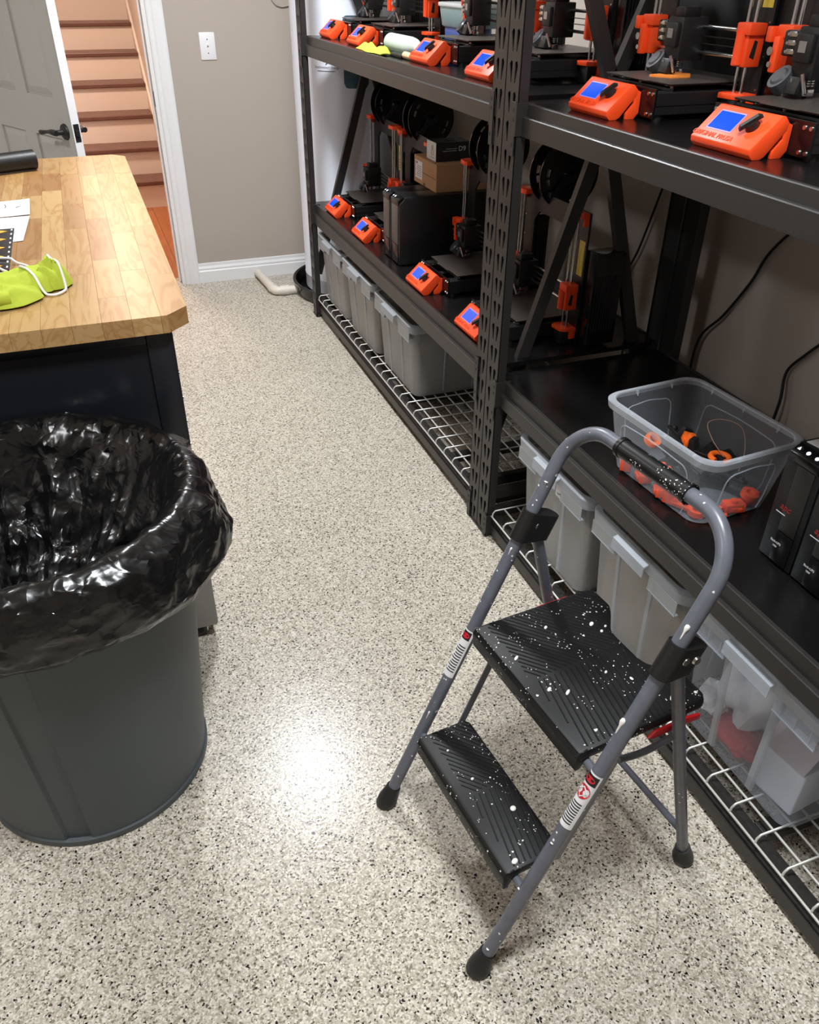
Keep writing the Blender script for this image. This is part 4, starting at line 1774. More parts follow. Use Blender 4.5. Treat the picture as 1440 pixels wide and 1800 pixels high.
def bar(bm, p, q, w_, h):
    """rectangular strut in the x-z plane between two points, w along y"""
    p, q = Vector(p), Vector(q)
    d = (q - p).normalized()
    e = d.cross(Vector((0, 1, 0))).normalized() * (h / 2)
    yv = Vector((0, w_ / 2, 0))
    t = bmesh.new()
    vs = [t.verts.new(c + e * a + yv * b_) for c in (p, q) for a in (-1, 1) for b_ in (-1, 1)]
    for f in ((0, 1, 3, 2), (4, 6, 7, 5), (0, 4, 5, 1), (2, 3, 7, 6), (0, 2, 6, 4), (1, 5, 7, 3)):
        t.faces.new([vs[i] for i in f])
    join(bm, t)


def shelving(y0, y1, levels, zwire, label, far_brace=True):
    """y0 near end, y1 far end (outer)"""
    u_ = thing('shelving_unit', label, 'shelving')
    for yy in (y0, y1 - PW):
        post(u_, yy, True)
        post(u_, yy, False)
        yc = yy + PW / 2
        xm = 1.275
        # diagonal braces of the end frame
        xm = 1.288
        for p, q in (((XF + PD, yc, 0.215), (xm, yc, 1.175)), ((XB - PD, yc, 0.30), (xm, yc, 1.175)), ((XF + PD, yc, 1.93), (xm, yc, 1.255)), ((XB - PD, yc, 1.93), (xm, yc, 1.255))):
            if yy > y0 and not far_brace:
                break
            bm = B()
            bar(bm, p, q, 0.022, 0.036)
            obj('brace', bm, M_RACK, u_)
        for z in (0.05, 0.12, 1.2):
            if z < 0.2 and yy > 2.5:
                continue
            bm = B()
            box(bm, (XF + PD, yc - 0.012, z), (XB - PD, yc + 0.012, z + 0.034), 0.002)
            obj('cross_bar', bm, M_RACK, u_)
    ya, yb = y0 + PW, y1 - PW
    for z0, zs, z1 in levels:
        beam(u_, ya, yb, z0, zs, z1, True)
        beam(u_, ya, yb, z0, zs, z1, False)
        if z1 > 1.8:
            continue
        bm = B()
        box(bm, (0.983 + 0.0245, y0 + 0.004, z1 - 0.0055), (XB - 0.015 - 0.0245, y1 - 0.004, z1 - 0.003))
        box(bm, (0.983 + 0.037, y0 + 0.004, z1 - 0.016), (XB - 0.015 - 0.037, y1 - 0.004, z1 - 0.0055))
        
        obj('deck_board', bm, M_DECK, u_)
    zb = zwire - 0.026
    beam(u_, ya, yb, zb - 0.064, zb - 0.03, zb, True)
    beam(u_, ya, yb, zb - 0.064, zb - 0.03, zb, False)
    for k in range(4):
        yy = ya + (k + 0.5) * (yb - ya) / 4
        bm = B()
        box(bm, (1.017, yy - 0.018, zb - 0.03), (XB - 0.05, yy + 0.018, zb - 0.003), 0.002)
        obj('support_bar', bm, M_RACK, u_)
    wire_deck(u_, ya, yb, zwire, 0.021)
    return u_


LY0, LY1, RY1 = 1.9412, 3.996, 1.9402
RY0 = RY1 - (LY1 - LY0)
DML, DMR, DTL, DTR = 0.5535, 0.5305, 1.2505, 1.2405
shelving(LY0, LY1, [(0.468, 0.517, DML + 0.003), (1.180, 1.222, DTL + 0.003), (1.86, 1.90, 1.935)], 0.116, 'black steel shelving unit at the far end beside the water heater')
shelving(RY0, RY1, [(0.459, 0.497, DMR + 0.003), (1.174, 1.217, DTR + 0.003), (1.86, 1.90, 1.935)], 0.104, 'black steel shelving unit nearest the camera behind the step stool', False)

# ================================================================== 3D PRINTERS
def make_printer(label):
    t = thing('desktop_printer', label, '3d printer', (0, 0, 0), 0, 'orange and black desktop printers')
    # --- control panel
    LW = 0.0795
    prof = [(0.006, 0.0), (-0.002, 0.008), (-0.003, 0.017), (0.050, 0.066), (0.058, 0.066), (0.068, 0.056), (0.066, 0.044), (0.030, 0.004), (0.022, 0.0)]
    bm = B()
    prism(bm, prof, 'y', -LW, LW, bev=0.0012)
    cp = obj('control_panel', bm, M_ORG, t, 30)
    for s in (-1, 1):
        bm = B()
        prism(bm, [(0.056, 0.062), (0.066, 0.056), (0.0765, 0.052), (0.0765, 0.012), (0.066, 0.0), (0.045, 0.0), (0.045, 0.012), (0.062, 0.03)], 'y', s * (LW - 0.004) - 0.0035, s * (LW - 0.004) + 0.0035, bev=0.0008)
        obj('panel_bracket', bm, M_ORG, t, 30)
    # face axes: yv across (screen right = -y), uv up the slope
    a, b_ = Vector((-0.003, 0, 0.017)), Vector((0.050, 0, 0.066))
    uv = (b_ - a).normalized()
    nv = Vector((-uv.z, 0, uv.x))
    fl = (b_ - a).length

    def F(y, s_, out=0.0):
        return a + uv * s_ + nv * out + Vector((0, y, 0))

    def patch_(y0, y1, s0, s1, out, m, name, par, th=0.0006):
        bm = B()
        vs = []
        for o_ in (out, out - th - 0.001):
            vs.append([bm.verts.new(F(y, s_, o_)) for y, s_ in ((y0, s0), (y1, s0), (y1, s1), (y0, s1))])
        bm.faces.new(vs[0])
        for i in range(4):
            j = (i + 1) % 4
            bm.faces.new((vs[0][i], vs[1][i], vs[1][j], vs[0][j]))
        return obj(name, bm, m, par)
    patch_(0.061, -0.004, 0.021, 0.062, 0.0006, M_LCDRIM, 'screen_bezel', cp)
    patch_(0.0590, -0.002, 0.0235, 0.0595, 0.0011, M_BLUE, 'screen', cp)
    bm = B()
    c0 = F(-0.040, 0.042, 0)
    cyl(bm, c0, c0 + nv * 0.011, 0.0125, 0.0105, 18)
    dd = (uv * 0.85 + Vector((0, -0.5, 0))).normalized()
    ee = nv.cross(dd)
    t2 = bmesh.new()
    vs = []
    for h, w_ in ((0.009, 1.0), (0.0155, 0.75)):
        for sx, sy in ((-1, -1), (1, -1), (1, 1), (-1, 1)):
            vs.append(t2.verts.new(c0 + nv * h + dd * (0.021 * sx * w_) + ee * (0.0055 * sy * w_)))
    t2.faces.new(vs[4:])
    t2.faces.new(vs[:4][::-1])
    for i in range(4):
        j = (i + 1) % 4
        t2.faces.new((vs[i], vs[j], vs[4 + j], vs[4 + i]))
    join(bm, t2)
    obj('knob', bm, M_BLK, cp, 30)
    text('ORIGINAL PRUSA', 0.0135, F(0.030, 0.010, 0.0004), (0, -1, 0), uv, M_ORGD, cp, 0.0006)
    # --- base
    bm = B()
    box(bm, (0.0775, -0.128, 0.006), (0.0835, 0.128, 0.062), 0.001)
    fp = obj('front_plate', bm, M_BLKG, t)
    for s in (-1, 1):
        for y, z in ((0.121, 0.014), (0.121, 0.052), (0.106, 0.014), (0.106, 0.052)):
            bm = B()
            cyl(bm, (0.0776, s * y, z), (0.0745, s * y, z), 0.0042, 0.0034, 10)
            obj('bolt', bm, M_SCREW, fp, 50)
    for s in (-1, 1):
        bm = B()
        box(bm, (0.0835, s * 0.111 - 0.015, 0.012), (0.405, s * 0.111 + 0.015, 0.055), 0.002)
        box(bm, (0.0835, s * 0.111 - 0.0165, 0.030), (0.405, s * 0.111 + 0.0165, 0.037))
        obj('base_rail', bm, M_BLK, t)
        for x in (0.10, 0.395):
            bm = B()
            cyl(bm, (x, s * 0.111, 0.0), (x, s * 0.111, 0.012), 0.011, n=12)
            obj('rubber_foot', bm, M_RUBBER, t, 50)
        bm = B()
        cyl(bm, (0.09, s * 0.085, 0.050), (0.405, s * 0.085, 0.050), 0.004, n=10)
        obj('smooth_rod', bm, M_STEEL, t, 60)
    bm = B()
    box(bm, (0.400, -0.128, 0.006), (0.406, 0.128, 0.062), 0.001)
    obj('rear_plate', bm, M_BLKG, t)
    bm = B()
    box(bm, (0.092, -0.012, 0.046), (0.40, 0.012, 0.048))
    obj('bed_belt', bm, M_RUBBER, t)
    # --- bed
    bm = B()
    box(bm, (0.115, -0.122, 0.0655), (0.335, 0.122, 0.0685), 0.0005)
    bed = obj('heated_bed', bm, M_BLKG, t)
    bm = B()
    prism(bm, [(0.113, -0.122), (0.113, -0.05), (0.106, -0.045), (0.106, 0.045), (0.113, 0.05), (0.113, 0.122), (0.345, 0.122), (0.345, -0.122)], 'z', 0.0687, 0.0697)
    obj('bed_sheet', bm, M_BED, bed)
    for x in (0.125, 0.325):
        for y in (-0.113, 0, 0.113):
            bm = B()
            cyl(bm, (x, y, 0.054), (x, y, 0.0655), 0.0035, n=8)
            obj('bed_screw', bm, M_SCREW, bed)
    bm = B()
    box(bm, (0.15, -0.10, 0.054), (0.30, 0.10, 0.057), 0.001)
    box(bm, (0.118, -0.118, 0.056), (0.128, 0.118, 0.061), 0.001)
    obj('bed_carriage', bm, M_BLK, t)
    # --- portal frame
    FX0, FX1 = 0.282, 0.288
    bm = B()
    for (y0, y1, z0, z1) in ((-0.19, -0.128, 0, 0.385), (0.128, 0.19, 0, 0.385), (-0.128, 0.128, 0.325, 0.385), (-0.128, 0.128, 0, 0.030)):
        box(bm, (FX0, y0, z0), (FX1, y1, z1))
    for s in (-1, 1):
        prism(bm, [(s * 0.128, 0.325), (s * 0.100, 0.325), (s * 0.128, 0.295)], 'x', FX0, FX1)
    fr = obj('portal_frame', bm, M_BLK, t)
    bm = B()
    for s in (-1, 1):
        for z in (0.06, 0.12, 0.18, 0.24, 0.30, 0.36):
            cyl(bm, (FX0 - 0.0012, s * 0.183, z), (FX0, s * 0.183, z), 0.0022, n=8)
    obj('frame_bolts', bm, M_SCREW, fr)
    bm = B()
    box(bm, (FX0 - 0.0006, -0.182, 0.205), (FX0, -0.152, 0.305))
    stk = obj('yellow_sticker', bm, M_YELLOW, fr)
    bm = B()
    for k in range(4):
        box(bm, (FX0 - 0.0009, -0.176, 0.215 + k * 0.011), (FX0 - 0.0006, -0.158, 0.219 + k * 0.011))
    prism(bm, [(-0.175, 0.268), (-0.159, 0.268), (-0.167, 0.286)], 'x', FX0 - 0.0009, FX0 - 0.0006)
    obj('sticker_print', bm, M_LBLK, stk)
    # --- z axes
    for s in (-1, 1):
        bm = B()
        box(bm, (0.235, s * 0.160 - 0.021, 0.002), (0.277, s * 0.160 + 0.021, 0.042), 0.002)
        obj('z_motor', bm, M_BLK, t, 30)
        bm = B()
        prism(bm, [(0.228, s * 0.135), (0.245, s * 0.125), (0.281, s * 0.128), (0.281, s * 0.190), (0.250, s * 0.188), (0.232, s * 0.178)], 'z', 0.0425, 0.053, bev=0.0012)
        box(bm, (0.262, s * 0.183 - 0.004, 0.018), (0.2815, s * 0.183 + 0.004, 0.044), 0.001)
        obj('z_bottom_mount', bm, M_ORG, t, 30)
        bm = B()
        prism(bm, [(0.238, s * 0.138), (0.246, s * 0.130), (0.281, s * 0.132), (0.281, s * 0.190), (0.262, s * 0.190), (0.242, s * 0.180)], 'z', 0.372, 0.386, bev=0.0012)
        box(bm, (0.266, s * 0.185 - 0.004, 0.350), (0.2815, s * 0.185 + 0.004, 0.373), 0.001)
        obj('z_top_mount', bm, M_ORG, t, 30)
        bm = B()
        cyl(bm, (0.256, s * 0.171, 0.05), (0.256, s * 0.171, 0.376), 0.0041, n=12)
        obj('z_smooth_rod', bm, M_STEEL, t, 60)
        bm = B()
        cyl(bm, (0.254, s * 0.151, 0.04), (0.254, s * 0.151, 0.374), 0.0039, n=12)
        obj('z_lead_screw', bm, M_STEEL, t, 60)
    return t


def x_axis(t, zx, ly):
    """carriage assembly: x ends, rods, extruder, at height zx with the extruder at lateral ly"""
    for s in (-1, 1):
        bm = B()
        y = s * 0.165
        box(bm, (0.236, y - 0.020, zx - 0.004), (0.276, y + 0.020, zx + 0.072), 0.003)
        box(bm, (0.231, y - 0.026, zx + 0.052), (0.272, y + 0.016, zx + 0.074), 0.003)
        if s > 0:
            prism(bm, [(0.222, y + 0.018), (0.240, y + 0.018), (0.256, y + 0.040), (0.230, y + 0.042)], 'z', zx + 0.044, zx + 0.070, bev=0.002)
            box(bm, (0.224, y - 0.004, zx - 0.006), (0.240, y + 0.012, zx + 0.055), 0.003)
        else:
            cyl(bm, (0.2345, y, zx + 0.0), (0.2345, y, zx + 0.056), 0.011, n=16)
        xe = obj('x_axis_end', bm, M_ORG, t, 30)
        bm = B()
        if s < 0:
            prism(bm, [(0.246, zx + 0.014), (0.258, zx + 0.010), (0.260, zx + 0.042), (0.252, zx + 0.044)], 'y', y - 0.0204, y - 0.0198)
        else:
            cyl(bm, (0.222, y + 0.014, zx + 0.030), (0.2235, y + 0.014, zx + 0.030), 0.0075, n=14)
            cyl(bm, (0.222, y + 0.010, zx + 0.008), (0.2235, y + 0.010, zx + 0.008), 0.005, n=12)
        obj('bearing_slot', bm, M_HOLE if s < 0 else M_SCREW, xe)
    for z in (zx + 0.010, zx + 0.058):
        bm = B()
        cyl(bm, (0.262, -0.15, z), (0.262, 0.15, z), 0.0042, n=12)
        obj('x_rod', bm, M_STEEL, t, 60)
    bm = B()
    box(bm, (0.258, -0.15, zx + 0.026), (0.266, 0.15, zx + 0.0275))
    box(bm, (0.258, -0.15, zx + 0.040), (0.266, 0.15, zx + 0.0415))
    obj('x_belt', bm, M_RUBBER, t)
    # extruder
    bm = B()
    box(bm, (0.206, ly - 0.028, zx - 0.006), (0.272, ly + 0.026, zx + 0.076), 0.003)
    box(bm, (0.196, ly - 0.022, zx + 0.020), (0.208, ly + 0.020, zx + 0.066), 0.003)
    box(bm, (0.215, ly - 0.016, zx + 0.074), (0.258, ly + 0.018, zx + 0.094), 0.003)
    prism(bm, [(0.188, zx - 0.030), (0.208, zx - 0.034), (0.212, zx - 0.004), (0.196, zx - 0.002)], 'y', ly - 0.016, ly + 0.014, bev=0.002)
    ex = obj('extruder', bm, M_BLK, t, 30)
    bm = B()
    box(bm, (0.210, ly + 0.027, zx + 0.026), (0.252, ly + 0.066, zx + 0.068), 0.004)
    mo = obj('extruder_motor', bm, M_BLK, t, 30)
    bm = B()
    for q in range(3):
        zz = zx + 0.030 + q * 0.014
        box(bm, (0.205, ly + 0.030, zz), (0.2105, ly + 0.048, zz + 0.009), 0.001)
        for yy in (0.029, 0.050):
            cyl(bm, (0.205, ly + yy, zz + 0.004), (0.209, ly + yy, zz + 0.004), 0.0028, n=8)
    obj('motor_plate', bm, M_SCREW, ex, 30)
    bm = B()
    box(bm, (0.1945, ly - 0.010, zx + 0.036), (0.1965, ly + 0.008, zx + 0.054), 0.0006)
    obj('extruder_badge', bm, mat('badge_grey', (150, 146, 142), 0.3, metal=0.6), ex)
    # part fan: angled drum
    bm = B()
    c = Vector((0.205, ly + 0.040, zx - 0.012))
    ax = Vector((-0.62, 0.1, 0.55)).normalized()
    cyl(bm, c - ax * 0.012, c + ax * 0.010, 0.024, 0.024, 24)
    cyl(bm, c + ax * 0.010, c + ax * 0.013, 0.018, 0.014, 24)
    box(bm, (0.198, ly - 0.002, zx - 0.034), (0.218, ly + 0.036, zx - 0.018), 0.003)
    obj('blower_fan', bm, mat('fan_grey', (58, 60, 64), 0.35), t, 35)
    # hot end
    bm = B()
    hz = zx - 0.008
    for q in range(3):
        cyl(bm, (0.226, ly - 0.004, hz - 0.004 * q), (0.226, ly - 0.004, hz - 0.004 * q - 0.002), 0.011, n=14)
    box(bm, (0.216, ly - 0.014, hz - 0.026), (0.236, ly + 0.010, hz - 0.015), 0.001)
    cyl(bm, (0.226, ly - 0.004, hz - 0.026), (0.226, ly - 0.004, hz - 0.033), 0.005, 0.0012, 10)
    cyl(bm, (0.196, ly - 0.016, hz + 0.012), (0.205, ly - 0.022, hz - 0.020), 0.004, n=10)
    cyl(bm, (0.194, ly + 0.006, hz + 0.004), (0.200, ly + 0.004, hz - 0.016), 0.0035, n=10)
    obj('hot_end', bm, M_STEEL, t, 40)


def psu(t):
    bm = B()
    box(bm, (0.2895, -0.238, 0.012), (0.385, -0.186, 0.285), 0.002)
    p_ = obj('power_supply', bm, M_BLKG, t, 30)
    bm = B()
    for k in range(9):
        box(bm, (0.298 + 0.009 * k, -0.2385, 0.05), (0.302 + 0.009 * k, -0.2378, 0.22))
    obj('vent_slots', bm, M_HOLE, p_)


def spool_holder(t):
    bm = B()
    box(bm, (0.274, 0.030, 0.380), (0.296, 0.130, 0.396), 0.002)
    for y in (0.036, 0.124):
        prism(bm, [(0.276, 0.378), (0.296, 0.378), (0.352, 0.440), (0.352, 0.456), (0.336, 0.456), (0.330, 0.446)], 'y', y - 0.004, y + 0.004)
    cyl(bm, (0.342, 0.032, 0.448), (0.342, 0.128, 0.448), 0.009, n=14)
    obj('spool_holder', bm, M_BLK, t, 30)


# one printer is modelled, the others are copies with their own carriage position
base = make_printer('printer')
spool_holder(base)
psu(base)
plist = [
    # x, y, z, zx, extruder, label
    (1.012, 3.735, DML, 0.100, 0.09, 'desktop printer with orange panel on the middle shelf, nearest the water heater'),
    (1.012, 3.315, DML, 0.105, 0.04, 'desktop printer half hidden behind the black backup power units, middle shelf'),
    (1.012, 2.645, DML, 0.112, 0.065, 'desktop printer right of the backup power units on the middle shelf'),
    (1.012, 2.195, DML, 0.112, 0.085, 'desktop printer on the middle shelf just behind the double post'),
    (1.048, 3.825, DTL, 0.105, 0.065, 'desktop printer on the upper shelf, farthest from the camera'),
    (1.048, 3.420, DTL, 0.102, 0.075, 'desktop printer on the upper shelf left of the white spray bottle'),
    (1.048, 2.720, DTL, 0.104, 0.085, 'desktop printer on the upper shelf right of the white spray bottle'),
    (1.048, 2.275, DTL, 0.104, 0.000, 'desktop printer on the upper shelf partly hidden by the double post'),
    (1.048, 1.690, DTR, 0.106, 0.020, 'desktop printer with flat orange print on its bed, upper shelf'),
    (1.048, 1.245, DTR, 0.108, 0.070, 'nearest desktop printer at the right end of the upper shelf'),
]
shared = list(base.children)
printers = []
for i, (x, y, z, zx, ly, lb) in enumerate(plist):
    r = base if i == 0 else dup(base)
    r.location = (x, y, z)
    r['label'] = lb
    printers.append(r)
for r, (x, y, z, zx, ly, lb) in zip(printers, plist):
    x_axis(r, zx, ly)

# flat orange print lying on a bed
bm = B()
prism(bm, [(0.0 + 0.045 * cos(2 * pi * i / 26) * (1 + 0.25 * sin(3 * 2 * pi * i / 26)), 0.036 * sin(2 * pi * i / 26) * (1 + 0.2 * cos(2 * 2 * pi * i / 26))) for i in range(26)], 'z', 0, 0.0035)
fp_ = obj('printed_part', bm, mat('orange_first_layer', (236, 136, 50), 0.5), loc=(1.048 + 0.205, 1.685, DTR + 0.0699))
tag(fp_, 'flat orange print stuck on the bed of the upper shelf printer', 'printed part')

# filament spools on the middle shelf printers
def make_spool(label):
    t = thing('filament_spool', label, 'spool', (0, 0, 0), 0, 'black filament spools above the middle shelf')
    for s in (-1, 1):
        bm = B()
        n = 48
        x0, x1 = s * 0.030, s * 0.034
        # flange with four slots: ring sectors
        def ring(r0, r1, a0, a1, k):
            t2 = bmesh.new()
            va = []
            for i in range(k + 1):
                a = a0 + (a1 - a0) * i / k
                va.append([t2.verts.new((x, r * cos(a), r * sin(a))) for x in (x0, x1) for r in (r0, r1)])
            for i in range(k):
                p, q = va[i], va[i + 1]
                t2.faces.new((p[0], p[1], q[1], q[0]))
                t2.faces.new((p[2], q[2], q[3], p[3]))
                t2.faces.new((p[1], p[3], q[3], q[1]))
                t2.faces.new((p[0], q[0], q[2], p[2]))
            for p in (va[0], va[-1]):
                t2.faces.new((p[0], p[1], p[3], p[2]))
            join(bm, t2)
        ring(0.026, 0.068, 0, 2 * pi, 48)
        ring(0.078, 0.100, 0, 2 * pi, 48)
        for k in range(4):
            ring(0.067, 0.079, k * pi / 2 + 0.35, k * pi / 2 + pi / 2 - 0.35 + 0.0, 8)
            ring(0.067, 0.079, k * pi / 2 - 0.05, k * pi / 2 + 0.05, 2)
        obj('flange', bm, M_BLKG, t, 40)
    bm = B()
    lathe(bm, [(0.020, -0.034), (0.028, -0.034), (0.028, 0.034), (0.020, 0.034), (0.020, -0.034)], n=28, axis='x')
    obj('hub', bm, M_BLK, t, 40)
    bm = B()
    lathe(bm, [(0.028, -0.029), (0.062, -0.029), (0.064, -0.015), (0.062, 0.0), (0.064, 0.015), (0.062, 0.029), (0.028, 0.029)], n=40, axis='x')
    obj('filament', bm, mat('dark_filament', (34, 36, 38), 0.4), t, 40)
    return t


sp0 = make_spool('black filament spool hanging behind the far middle shelf printer')
spn = [(3.815, 'black filament spool above the middle shelf printer nearest the water heater'), (3.395, 'black filament spool above the two stacked boxes, middle shelf'),
       (2.725, 'black filament spool half hidden left of the double post'), (2.275, 'black filament spool right of the double post behind the diagonal brace')]
for i, (y, lb) in enumerate(spn):
    r = sp0 if i == 0 else dup(sp0)
    r.location = (1.012 + 0.342, y, DML + 0.448 - 0.0105)
    r.rotation_euler = (0.5 * i, 0, pi / 2)
    r['label'] = lb

# ================================================================== BACKUP POWER UNITS, BOXES
M_UPS = mat('ups_shell', (22, 23, 25), 0.35, bump=0.05, bscale=300)
M_UPSP = mat('ups_panel', (38, 37, 35), 0.3, bump=0.2, bscale=900)
M_LED = mat('led_icon', (235, 238, 255), 0.3, emit=(225, 230, 255), estr=1.6)
M_UPSG = mat('ups_grey_strip', (72, 66, 62), 0.4)


def make_ups(x, y, z, w_, h, rz, label, brand, group, strip):
    t = thing('backup_power_unit', label, 'power unit', (x, y, z), rz, group)
    d = 0.365
    bm = B()
    prism(bm, [(0, 0.004), (0, h - 0.024), (0.0185, h - 0.010), (0.0200, h), (d, h), (d, 0.004)], 'y', -w_ / 2, w_ / 2, bev=0.003)
    body = obj('shell', bm, M_UPS, t, 30)
    bm = B()
    box(bm, (-0.0035, -w_ / 2 + 0.012, 0.078), (0.004, w_ / 2 - (0.032 if not strip else 0.012), h - 0.030), 0.0015)
    pn = obj('front_panel', bm, M_UPSP if not strip else M_UPSG, t, 30)
    bm = B()
    box(bm, (-0.0032, -w_ / 2 + 0.012, 0.008), (0.004, w_ / 2 - (0.032 if not strip else 0.012), 0.076), 0.001)
    lp = obj('lower_panel', bm, M_BLKG, t, 30)
    bm = B()
    prism(bm, [(-0.004, h - 0.028), (-0.004, h - 0.012), (0.018, h + 0.0012), (0.020, h - 0.004), (0.006, h - 0.03)], 'y', -w_ / 2 + 0.006, w_ / 2 - 0.006, bev=0.001)
    kp = obj('key_panel', bm, M_BLKG, t, 30)
    nv = Vector((-0.0132, 0, 0.022)).normalized() if False else Vector((-0.0132, 0, 0.022)).normalized()
    for k in range(3 if not strip else 2):
        yy = (w_ / 2 - 0.018) - k * (0.0215 if not strip else 0.018)
        c = Vector((0.006, yy, h - 0.0055))
        bm = B()
        cyl(bm, c + nv * -0.001, c + nv * 0.0022, 0.0062, 0.0058, 16)
        kb = obj('key', bm, M_BLK, kp, 40)
        bm = B()
        if k == 0:
            t2 = bmesh.new()
            e1, e2 = Vector((0, -1, 0)), Vector((0.022, 0, 0.0132)).normalized()
            vs = [t2.verts.new(c + nv * 0.0026 + e1 * a * 0.004 + e2 * b_ * 0.004) for a, b_ in ((-0.9, -0.8), (0.9, -0.8), (0, 0.9))]
            t2.faces.new(vs)
            join(bm, t2)
        else:
            cyl(bm, c + nv * 0.0020, c + nv * 0.0026, 0.0040, n=12)
        obj('lit_icon', bm, M_LED, kb)
    if brand:
        text('apc', 0.019, (-0.0039, 0.008, 0.128), (0, -1, 0), (0, 0, 1), M_REDINK, pn, 0.0003, 0.25)
        bm = B()
        box(bm, (-0.0042, 0.004, 0.112), (-0.0034, 0.027, 0.1135))
        obj('logo_underline', bm, M_PAPER, pn)
        text('Back-UPS', 0.0068, (-0.0036, 0.006, 0.050), (0, -1, 0), (0, 0, 1), M_PAPER, lp, 0.0003)
        text('1500', 0.0055, (-0.0036, 0.006, 0.041), (0, -1, 0), (0, 0, 1), M_PAPER, lp, 0.0003)
    bm = B()
    for sx in (0.03, d - 0.03):
        for sy in (-1, 1):
            cyl(bm, (sx, sy * (w_ / 2 - 0.015), 0), (sx, sy * (w_ / 2 - 0.015), 0.006), 0.008, n=10)
    obj('foot_pads', bm, M_RUBBER, t)
    return t


GU = 'backup power units'
u1 = make_ups(1.128, 0.936, DMR, 0.086, 0.252, 0.0, 'black backup power unit with red lettering beside the clear bin', True, GU, False)
u2 = make_ups(1.128, 0.847, DMR, 0.086, 0.252, 0.0, 'black backup power unit at the right edge behind its lettered twin', True, GU, False)
u3 = make_ups(1.050, 3.043, DML, 0.088, 0.250, 0.0, 'tall black backup power unit left of its twin on the middle shelf', False, GU, True)
u4 = make_ups(1.050, 2.948, DML, 0.092, 0.250, 0.0, 'tall black backup power unit with its wide side facing the camera, middle shelf', False, GU, True)

pt = thing('paper_sheet', 'white paper sheet lying on top of the lettered power unit', 'paper', (1.25, 0.90, DMR + 0.2525))
bm = B()
prism(bm, [(-0.095, 0.07), (-0.07, -0.10), (0.12, -0.10), (0.12, 0.075)], 'z', 0.0, 0.0012)
obj('sheet', bm, M_PAPER, pt)

UT = DML + 0.2505
cb = thing('cardboard_box', 'brown cardboard box lying on the backup power units', 'box', (1.205, 3.048, UT))
bm = B()
box(bm, (0, -0.118, 0), (0.23, 0.112, 0.098), 0.002)
obj('carton', bm, M_CARD, cb)
bm = B()
box(bm, (-0.0008, 0.025, 0.018), (0.0, 0.096, 0.082))
lb_ = obj('shipping_label', bm, M_PAPER, cb)
bm = B()
for k in range(6):
    box(bm, (-0.0012, 0.034, 0.028 + 0.007 * k), (-0.0008, 0.088 - 0.006 * (k % 3), 0.030 + 0.007 * k))
box(bm, (-0.0012, 0.072, 0.070), (-0.0008, 0.09, 0.078))
obj('label_print', bm, M_INK, lb_)
bm = B()
box(bm, (0.0, -0.116, 0.0455), (-0.0006, 0.110, 0.0475))
box(bm, (-0.0009, -0.006, 0.0), (0.0, 0.012, 0.012))
obj('flap_seam', bm, mat('dark_card', (96, 70, 48), 0.8), cb)
kb = thing('black_box', 'small black printed box with white end on top of the cardboard box', 'box', (1.222, 3.025, UT + 0.0985))
bm = B()
box(bm, (0, -0.047, 0), (0.138, 0.047, 0.066), 0.001)
obj('carton', bm, mat('box_black', (34, 34, 35), 0.5), kb)
bm = B()
box(bm, (-0.0008, -0.0455, 0.001), (0, 0.0455, 0.065))
en = obj('white_end', bm, mat('end_grey', (196, 190, 186), 0.6), kb)
bm = B()
for y, z, r in ((-0.012, 0.030, 0.011), (-0.012, 0.048, 0.006)):
    tube(bm, [(-0.0012, y + r * cos(2 * pi * i / 14), z + r * sin(2 * pi * i / 14)) for i in range(14)], 0.0008, 5, closed=True)
box(bm, (-0.0012, -0.030, 0.010), (-0.0008, 0.006, 0.012))
obj('end_print', bm, M_INK, en)
text('D9', 0.024, (0.104, -0.0474, 0.042), (1, 0, 0), (0, 0, 1), M_PAPER, kb, 0.0003)
bm = B()
box(bm, (0.040, -0.0476, 0.0425), (0.082, -0.0472, 0.0440))
box(bm, (0.026, -0.0476, 0.0355), (0.082, -0.0472, 0.0370))
obj('printed_lines', bm, M_PAPER, kb)
bm = B()
box(bm, (0.045, -0.030, 0.066), (0.085, -0.004, 0.0663))
obj('top_print', bm, M_HOLE, kb)

# ================================================================== STORAGE TOTES ON THE WIRE DECKS
TOTE_ME = {}


def rr_ring(cx, cy, hx, hy, r, n=4):
    return rrect(cx - hx, cy - hy, cx + hx, cy + hy, r, n)


